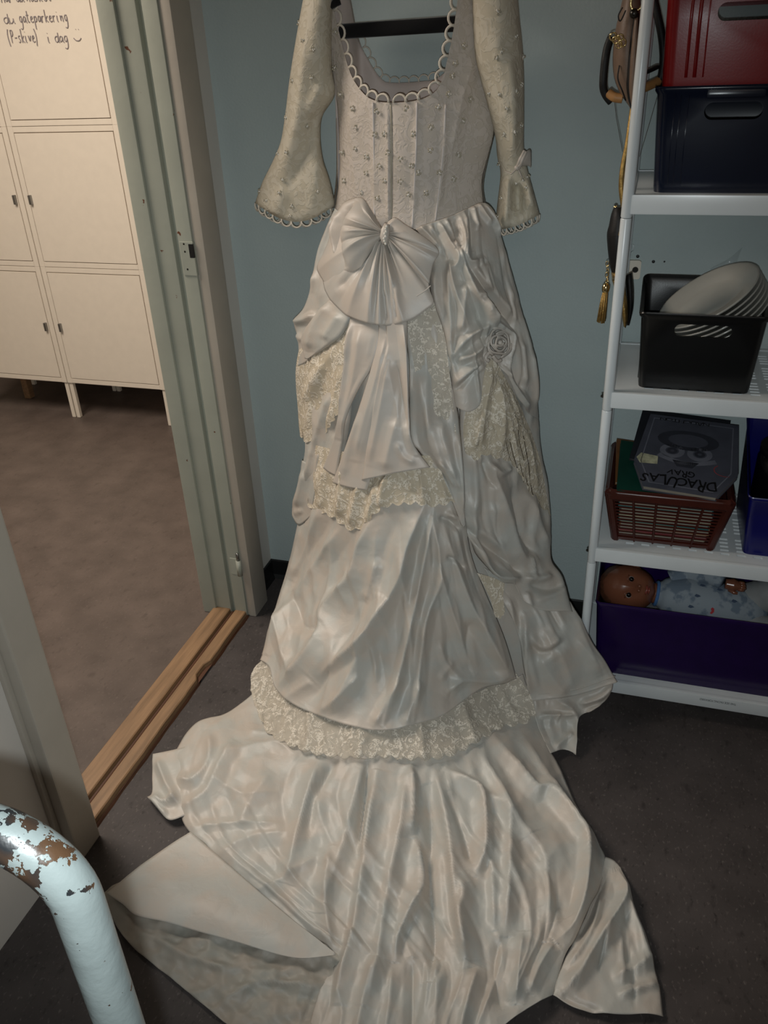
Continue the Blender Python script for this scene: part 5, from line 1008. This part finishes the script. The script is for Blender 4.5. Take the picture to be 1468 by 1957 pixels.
for (x, y, r) in ((1178, 76, .006), (1186, 72, .005), (1190, 82, .006), (1183, 86, .005), (1172, 70, .006)):
    c = Q(x, y, -0.335); MB().tube([c + np.array([r*math.cos(a), 0.002*math.sin(2*a), r*math.sin(a)]) for a in np.linspace(0, 2*math.pi, 12, endpoint=False)], 0.0016, 6, closed=True).build('ring', 'gold_bright', cl_, smooth=True)
MB().ball(Q(1212, 26, -0.335), 0.008, 8, 6).build('zip_pull', 'steel_dark', hk, smooth=True)
c = Q(1217, 5, -0.335); MB().tube([c + np.array([.010*math.cos(a), 0, .012*math.sin(a)]) for a in np.linspace(0, 2*math.pi, 14, endpoint=False)], 0.0022, 6, closed=True).build('ring', 'gold_bright', hk, smooth=True)
# loose threads
tag(MB().tube([Q(x, y, -0.28) for x, y in ((1175, 196), (1178, 225), (1190, 290))], 0.0006, 5).build('string', 'thread'), 'thin dark string hanging left of the shelf post', 'string')
tag(MB().tube([Q(x, y, -0.22) for x, y in ((1258, 178), (1240, 240), (1222, 300))], 0.0006, 5).build('string', 'thread'), 'thin dark string hanging right of the shelf post', 'string')
gb_ = empty('gold_strap', tuple(Q(1195, 300, -0.27)), 'long glittering gold bag strap hanging beside the shelf post', 'strap')
strapb('ribbon', [(1209, 205), (1204, 240), (1198, 280), (1190, 320), (1187, 360), (1192, 400)], (-.29, -.30, -.30, -.29), 0.0045, 'gold', gb_, 1.0)
strapb('ribbon_edge', [(1212, 205), (1207, 250), (1200, 300), (1195, 345), (1194, 392)], (-.28, -.285, -.285, -.28), 0.0028, 'gold', gb_, 1.0)
pc = empty('evening_pouch', tuple(Q(1180, 470, -0.27)), 'small black pouch with gold trim hanging behind the shelf post', 'bag')
blob('pouch_body', [(1173, 397), (1168, 410), (1164, 430), (1160, 447), (1161, 470), (1163, 490), (1166, 510), (1170, 524)], [(1190, 396), (1198, 415), (1200, 440), (1200, 465), (1198, 490), (1197, 505), (1194, 515), (1186, 524)], -0.28, 0.04, 'black_leather', pc)
blob('gold_band', [(1168, 521), (1169, 528), (1170, 535)], [(1192, 519), (1192, 526), (1191, 533)], -0.28, 0.038, 'gold', pc, nrow=6)
blob('tail_piece', [(1169, 534), (1174, 550), (1182, 580), (1188, 605), (1192, 624)], [(1191, 532), (1196, 555), (1200, 585), (1200, 610), (1196, 627)], -0.27, 0.03, 'gold', pc)
blob('tail_lining', [(1194, 528), (1197, 555), (1200, 590), (1198, 622)], [(1208, 520), (1211, 555), (1210, 590), (1203, 622)], -0.25, 0.025, 'black_leather', pc)
strapb('metal_trim', [(1193, 418), (1188, 432), (1183, 450)], (-.322, -.322, -.322), 0.0022, 'gold_bright', pc, None)
MB().ball(Q(1176, 396, -0.285), 0.004, 8, 6).build('snap', 'gold_bright', pc, smooth=True)
ts = empty('tassel', tuple(Q(1158, 560, -0.29)), 'gold tassel on a short chain hanging from the black pouch', 'tassel')
for k, (x, y) in enumerate(((1161, 504), (1161, 511), (1162, 518), (1160, 525), (1161, 532), (1160, 538))):
    c = Q(x, y, -0.29); a0 = k*1.1
    MB().tube([c + np.array([.0032*math.cos(a)*math.cos(a0), .0032*math.cos(a)*math.sin(a0), .0052*math.sin(a)]) for a in np.linspace(0, 2*math.pi, 10, endpoint=False)], 0.0009, 5, closed=True).build('chain_link', 'gold_bright', ts, smooth=True)
tc_ = Q(1158, 548, -0.29)
MB().lathe([(0.0, 0.008), (0.004, 0.007), (0.0078, 0.0), (0.0075, -0.008), (0.005, -0.013), (0, -0.013)], 14, Matrix.Translation(tc_)).build('cap', 'gold_bright', ts, smooth=True)
for k in range(12):
    a = k*2.4; r0 = 0.004; r1 = 0.0045+0.004*((k*7 % 5)/5); d = np.array([math.cos(a), math.sin(a), 0])
    MB().tube([tc_+d*r0+np.array([0, 0, -.009]), tc_+d*(r0+r1)*.6+np.array([-.001, 0, -.035]), tc_+d*r1*1.2+np.array([-.002, 0, -.072-0.004*((k*3) % 4)/4])], [.0014, .0018, .0021], 6).build('fringe', 'gold', ts, smooth=True)
# ================================================================== baby doll in the purple bin
mat('doll_skin', lin(120, 74, 54), rough=0.25, var=0.06, nscale=12, spec=0.6)
mat('doll_hair', lin(84, 52, 36), rough=0.5, var=0.2, nscale=80)
mat('doll_eye', lin(8, 6, 6), rough=0.08, spec=0.8)
mat('doll_eye_white', lin(200, 196, 190), rough=0.2)
m = mat('onesie', lin(104, 118, 132), rough=0.8, col2=lin(140, 150, 158), nscale=26, v2=(0.44, 0.50), bump=0.15, bscale=300)
mat('cuff_blue', lin(70, 110, 160), rough=0.8); mat('print_bird', lin(60, 74, 96), rough=0.8); mat('print_red2', lin(170, 50, 56), rough=0.8); mat('doll_cloth', lin(140, 142, 142), rough=0.85)
dl = empty('baby_doll', tuple(Q(1260, 1140, -0.2)), 'brown baby doll in a pale blue printed onesie lying in the purple bin', 'doll')
hc_ = np.array(Q(1202, 1124, -0.225))
up_ = np.array([-0.985, -0.03, 0.10]); up_ /= np.linalg.norm(up_)                 # crown of the head points left
fc_ = np.array([0.06, -0.80, 0.60]); fc_ -= up_*(fc_@up_); fc_ /= np.linalg.norm(fc_); sd_ = np.cross(up_, fc_)
def hp(s, f, u): return hc_ + (sd_*s + fc_*f + up_*u)*1.07
R0 = 0.056; G = []
for i in range(33):
    t = math.pi*i/32; row = []
    for k in range(49):
        a = 2*math.pi*k/48; s, f, u = math.sin(t)*math.sin(a), math.sin(t)*math.cos(a), math.cos(t)
        r = R0*(1 + 0.06*max(0, u) - 0.03*max(0, -u))
        g = lambda s0, u0, w: math.exp(-((s-s0)**2+(u-u0)**2)/w**2)*(f > 0)
        r += R0*(0.10*g(.42, -.42, .30) + 0.10*g(-.42, -.42, .30) + 0.20*g(0, -.16, .12) + 0.10*g(0, -.52, .15) - 0.09*g(.34, .04, .16) - 0.09*g(-.34, .04, .16) + 0.06*g(0, -.80, .2) - 0.05*g(0, -.66, .06) + 0.05*g(0, .4, .5) - 0.06*g(0, -.36, .06))
        row.append(hp(s*r*0.95, f*r, u*r*1.12))
    G.append(row)
hd = MB().grid(np.array(G)).build('head', 'doll_skin', dl, smooth=True)
for s in (-1, 1):
    MB().ball(hp(s*0.0185, 0.0472, 0.003), 0.0076, 10, 8, (1, 1, 1)).build('eye', 'doll_eye_white', hd, smooth=True)
    MB().ball(hp(s*0.0182, 0.0500, 0.003), 0.0066, 10, 8).build('iris', 'doll_eye', hd, smooth=True)
    MB().tube([hp(s*0.010, 0.054, 0.010), hp(s*0.0185, 0.0545, 0.013), hp(s*0.027, 0.0505, 0.010)], 0.0016, 6).build('eyelid', 'doll_skin', hd, smooth=True)
    e = [hp(s*(0.052+0.004*math.sin(w)), -0.004+0.010*math.cos(w), -0.006+0.014*math.sin(w)) for w in np.linspace(0, 2*math.pi, 12, endpoint=False)]
    MB().tube(e, 0.004, 6, closed=True).build('ear', 'doll_skin', hd, smooth=True)
mat('doll_lip', lin(130, 66, 56), rough=0.25)
MB().tube([hp(s*0.011, 0.0605-abs(s)*0.004, -0.0335+0.0012*abs(s)) for s in np.linspace(-1, 1, 9)], [.001, .0022, .003, .0026, .003, .0026, .003, .0022, .001], 8).build('upper_lip', 'doll_lip', hd, smooth=True)
MB().tube([hp(s*0.009, 0.0590-abs(s)*0.004, -0.0385) for s in np.linspace(-1, 1, 7)], [.001, .002, .003, .0034, .003, .002, .001], 8).build('lower_lip', 'doll_lip', hd, smooth=True)
for s in (-1, 1): MB().ball(hp(s*0.0050, 0.0640, -0.0155), 0.0045, 8, 6).build('nostril_wing', 'doll_skin', hd, smooth=True)
# moulded hair over the crown
G = []
for i in range(10):
    t = math.pi*0.36*i/9; row = []
    for k in range(41):
        a = 2*math.pi*k/40; s, f, u = math.sin(t)*math.sin(a), math.sin(t)*math.cos(a), math.cos(t); r = R0*1.045*(1+0.018*math.sin(9*a)*math.sin(7*t+a*2))*(1.06 if i < 9 else 1.0)
        row.append(hp(s*r*.95, f*r - 0.010*(i/9), u*r*1.12))
    G.append(row)
MB().grid(np.array(G)).build('moulded_hair', 'doll_hair', hd, smooth=True)
# body in the onesie: sections along the length
def limb(name, pts, rad, m, parent, n=22, wr=0.0): 
    P_ = np.array(pts, float); s = np.linspace(0, 1, len(P_)); ss = np.linspace(0, 1, 30); C_ = np.c_[[np.interp(ss, s, P_[:, i]) for i in range(3)]].T; rr = np.interp(ss, s, rad)
    mb = MB(); mb.tube([tuple(c) for c in C_], [r*(1+wr*math.sin(i*1.9)*math.sin(i*0.7)) for i, r in enumerate(rr)], n)
    return mb.build(name, m, parent, smooth=True)
bz = hc_ + np.array([0, 0.005, -0.004])
nk_ = hp(0, 0.004, -0.060)
limb('neck', [hp(0, 0.0, -0.045), hp(0, 0.0, -0.078)], [0.026, 0.026], 'doll_skin', dl)
body = limb('onesie', [nk_ + up_*-0.004, nk_ + up_*-0.02, nk_ - up_*0.06, nk_ - up_*0.12, nk_ - up_*0.18, nk_ - up_*0.23, nk_ - up_*0.262], [0.027, 0.042, 0.057, 0.060, 0.060, 0.052, 0.03], 'onesie', dl, 26, 0.025)
MB().tube([nk_ - up_*0.003 + sd_*0.029*math.cos(a) + fc_*0.029*math.sin(a) for a in np.linspace(0, 2*math.pi, 18, endpoint=False)], 0.0045, 6, closed=True).build('collar', 'cuff_blue', body, smooth=True)
bp_ = lambda s, f, l: nk_ - up_*l + sd_*s + fc_*f
arm_up = 1 if (sd_[2] > 0) else -1
limb('sleeve', [bp_(arm_up*.040, .0, .035), bp_(arm_up*.066, .010, .07), bp_(arm_up*.068, .03, .11), bp_(arm_up*.056, .045, .145)], [0.026, 0.026, 0.024, 0.020], 'onesie', dl, 16, 0.05)
limb('sleeve', [bp_(-arm_up*.040, .0, .035), bp_(-arm_up*.068, .0, .07), bp_(-arm_up*.074, .0, .13), bp_(-arm_up*.072, .0, .16)], [0.026, 0.025, 0.024, 0.020], 'onesie', dl, 16, 0.05)
hb = bp_(arm_up*.052, .050, .150)
hand = limb('hand', [hb, hb - up_*0.018, hb - up_*0.034], [0.012, 0.016, 0.010], 'doll_skin', dl, 14)
for k in range(4):
    o = (k-1.5)*0.0068; a_ = hb - up_*0.030 + sd_*o*0.8 + fc_*0.003; L = 0.018 - 0.003*abs(k-1.3)
    MB().tube([a_, a_ - up_*L*.6 + fc_*.003, a_ - up_*L - fc_*.002], [.0048, .0046, .0036], 8).build('finger', 'doll_skin', hand, smooth=True)
MB().tube([hb - up_*0.010 - sd_*arm_up*0.012, hb - up_*0.022 - sd_*arm_up*0.018 + fc_*.004, hb - up_*0.030 - sd_*arm_up*0.018 + fc_*.006], [.005, .0048, .0036], 8).build('thumb', 'doll_skin', hand, smooth=True)
for s in (-1, 1): limb('trouser_leg', [bp_(s*.022, .0, .20), bp_(s*.045, .02, .26), bp_(s*.055, .03, .32), bp_(s*.04, .0, .37)], [0.040, 0.042, 0.038, 0.026], 'doll_cloth', dl, 16, 0.04)
# printed motifs on the onesie (flat patches lying on the cloth)
def patch(px, py, pts, m_, nm):
    o_ = Vector(CAM); c = None; y = -0.29
    P0 = Q(px, py, -0.225); d = np.array(P0)-nk_; l = -(d@up_); ss = d@sd_; ff = math.sqrt(max(0, 0.0605**2-min(ss, .058)**2)) + 0.0015
    pb_ = bp_(ss, ff, l); nn = sd_*ss + fc_*ff; nn /= np.linalg.norm(nn); t1 = -up_; t2 = np.cross(nn, t1)
    MB().add([tuple(pb_ + t1*a - t2*b*(-1) + nn*0.0012) for a, b in pts], [tuple(range(len(pts)))]).build(nm, m_, body)
patch(1350, 1168, [(0, -.008), (.004, -.002), (.003, .006), (-.002, .009), (-.005, .004), (-.002, 0), (-.005, -.007)], 'print_red2', 'bird_print')
for (x, y) in ((1310, 1160), (1340, 1120), (1372, 1128), (1395, 1150), (1325, 1140)): patch(x, y, [(-.007, -.002), (0, -.004), (.008, 0), (.003, .003), (-.004, .004)], 'print_bird', 'bird_print')
# folded cloth the doll lies on
G = []
for i in range(16):
    row = []
    for j in range(30):
        u, v = j/29, i/15; e = min(1, 8*min(u, 1-u, v, 1-v)); row.append((1.065+0.50*u, -0.315+0.22*v, 0.108 + e**.5*(0.085 + 0.006*math.sin(7*u+3*v)+0.004*math.sin(13*v))))
    G.append(row)
tag(MB().grid(np.array(G)).build('folded_cloth', 'doll_cloth', smooth=True, solid=0.004, soff=-1), 'pale folded cloth under the doll inside the purple bin', 'cloth')
# ================================================================== white tubular rail in the foreground
m = mat('chipped_enamel', lin(118, 126, 125), rough=0.34, var=0.06, nscale=30, bump=0.5, bscale=60, spec=0.5)
nt = m.node_tree; N = nt.nodes; L = nt.links; b = N['Principled BSDF']; src = b.inputs['Base Color'].links[0].from_socket; tcn = [n for n in N if n.type == 'TEX_COORD'][0]
D0 = 0.47; post = CAM + ray(np.array(172.0), np.array(1790.0))*D0; PXY = (post[0], post[1]); ZT = 1.149; RB = 0.052; RT = 0.0139
geo = N.new('ShaderNodeNewGeometry')
def mth(op, a, b_=None, v=None):
    n = N.new('ShaderNodeMath'); n.operation = op
    for i, q in enumerate((a, b_)):
        if q is None: continue
        if isinstance(q, (int, float)): n.inputs[i].default_value = q
        else: L.new(q, n.inputs[i])
    return n.outputs[0]
n1 = N.new('ShaderNodeTexNoise'); n1.inputs['Scale'].default_value = 75; n1.inputs['Detail'].default_value = 4; n1.inputs['Roughness'].default_value = 0.62; L.new(geo.outputs['Position'], n1.inputs['Vector'])
wear_c = Vector((PXY[0]-0.026, PXY[1]-0.012, ZT-0.012))                      # paint worn away around the bend
vd = N.new('ShaderNodeVectorMath'); vd.operation = 'DISTANCE'; L.new(geo.outputs['Position'], vd.inputs[0]); vd.inputs[1].default_value = wear_c
near = N.new('ShaderNodeMapRange'); near.inputs[1].default_value = 0.015; near.inputs[2].default_value = 0.060; near.inputs[3].default_value = 0.115; near.inputs[4].default_value = -0.10; L.new(vd.outputs['Value'], near.inputs[0])
sm = mth('ADD', n1.outputs['Fac'], near.outputs[0])
msk = N.new('ShaderNodeMapRange'); msk.inputs[1].default_value = 0.575; msk.inputs[2].default_value = 0.585; L.new(sm, msk.inputs[0])
n3 = N.new('ShaderNodeTexNoise'); n3.inputs['Scale'].default_value = 40; n3.inputs['Detail'].default_value = 1; L.new(geo.outputs['Position'], n3.inputs['Vector'])
rp = N.new('ShaderNodeValToRGB'); rp.color_ramp.elements[0].position = .42; rp.color_ramp.elements[1].position = .58; rp.color_ramp.elements[0].color = (*lin(30, 32, 34), 1); rp.color_ramp.elements[1].color = (*lin(72, 52, 36), 1); L.new(n3.outputs['Fac'], rp.inputs['Fac'])
mx = N.new('ShaderNodeMix'); mx.data_type = 'RGBA'; L.new(msk.outputs[0], mx.inputs[0]); L.new(src, mx.inputs[6]); L.new(rp.outputs['Color'], mx.inputs[7]); L.new(mx.outputs[2], b.inputs['Base Color'])
bpn = [n for n in N if n.type == 'BUMP'][0]; b2 = N.new('ShaderNodeBump'); b2.inputs['Strength'].default_value = 0.6; b2.inputs['Distance'].default_value = -0.0006; L.new(msk.outputs[0], b2.inputs['Height']); L.new(bpn.outputs['Normal'], b2.inputs['Normal']); L.new(b2.outputs['Normal'], b.inputs['Normal'])
dirh = Vector((-0.995, -0.10, 0)).normalized(); px_, py_ = PXY
path = [Vector((px_, py_, z)) for z in np.linspace(0.0, ZT-RB, 40)]
cen = Vector((px_, py_, ZT-RB)) + dirh*RB
for a in np.linspace(0, math.pi/2, 14)[1:]: path.append(cen - dirh*RB*math.cos(a) + Vector((0, 0, RB*math.sin(a))))
span = 0.34
e0 = path[-1]; path += [e0 + dirh*t for t in np.linspace(0, span, 14)[1:]]
cen2 = path[-1] - Vector((0, 0, RB))
for a in np.linspace(0, math.pi/2, 14)[1:]: path.append(cen2 + dirh*RB*math.sin(a) + Vector((0, 0, RB*math.cos(a))))
q = path[-1]; path += [Vector((q.x, q.y, z)) for z in np.linspace(q.z, 0.0, 40)[1:]]
rl = empty('tubular_rail', (px_, py_, 0), 'white painted metal tube rail with chipped paint in the near left foreground', 'rail')
MB().tube(path, RT, 28).build('tube', 'chipped_enamel', rl, smooth=True)
for q in (path[0], path[-1]): MB().lathe([(0.0, 0.0005), (RT+0.004, 0.0005), (RT+0.004, 0.03), (RT+0.0005, 0.034)], 20, Matrix.Translation((q.x, q.y, 0))).build('foot_cap', 'rubber_black', rl, smooth=True)
cr0 = path[12]; cr1 = path[-13]; MB().tube([Vector((cr0.x, cr0.y, 0.30)), Vector((cr1.x, cr1.y, 0.30))], RT*0.8, 16).build('crossbar', 'chipped_enamel', rl, smooth=True)
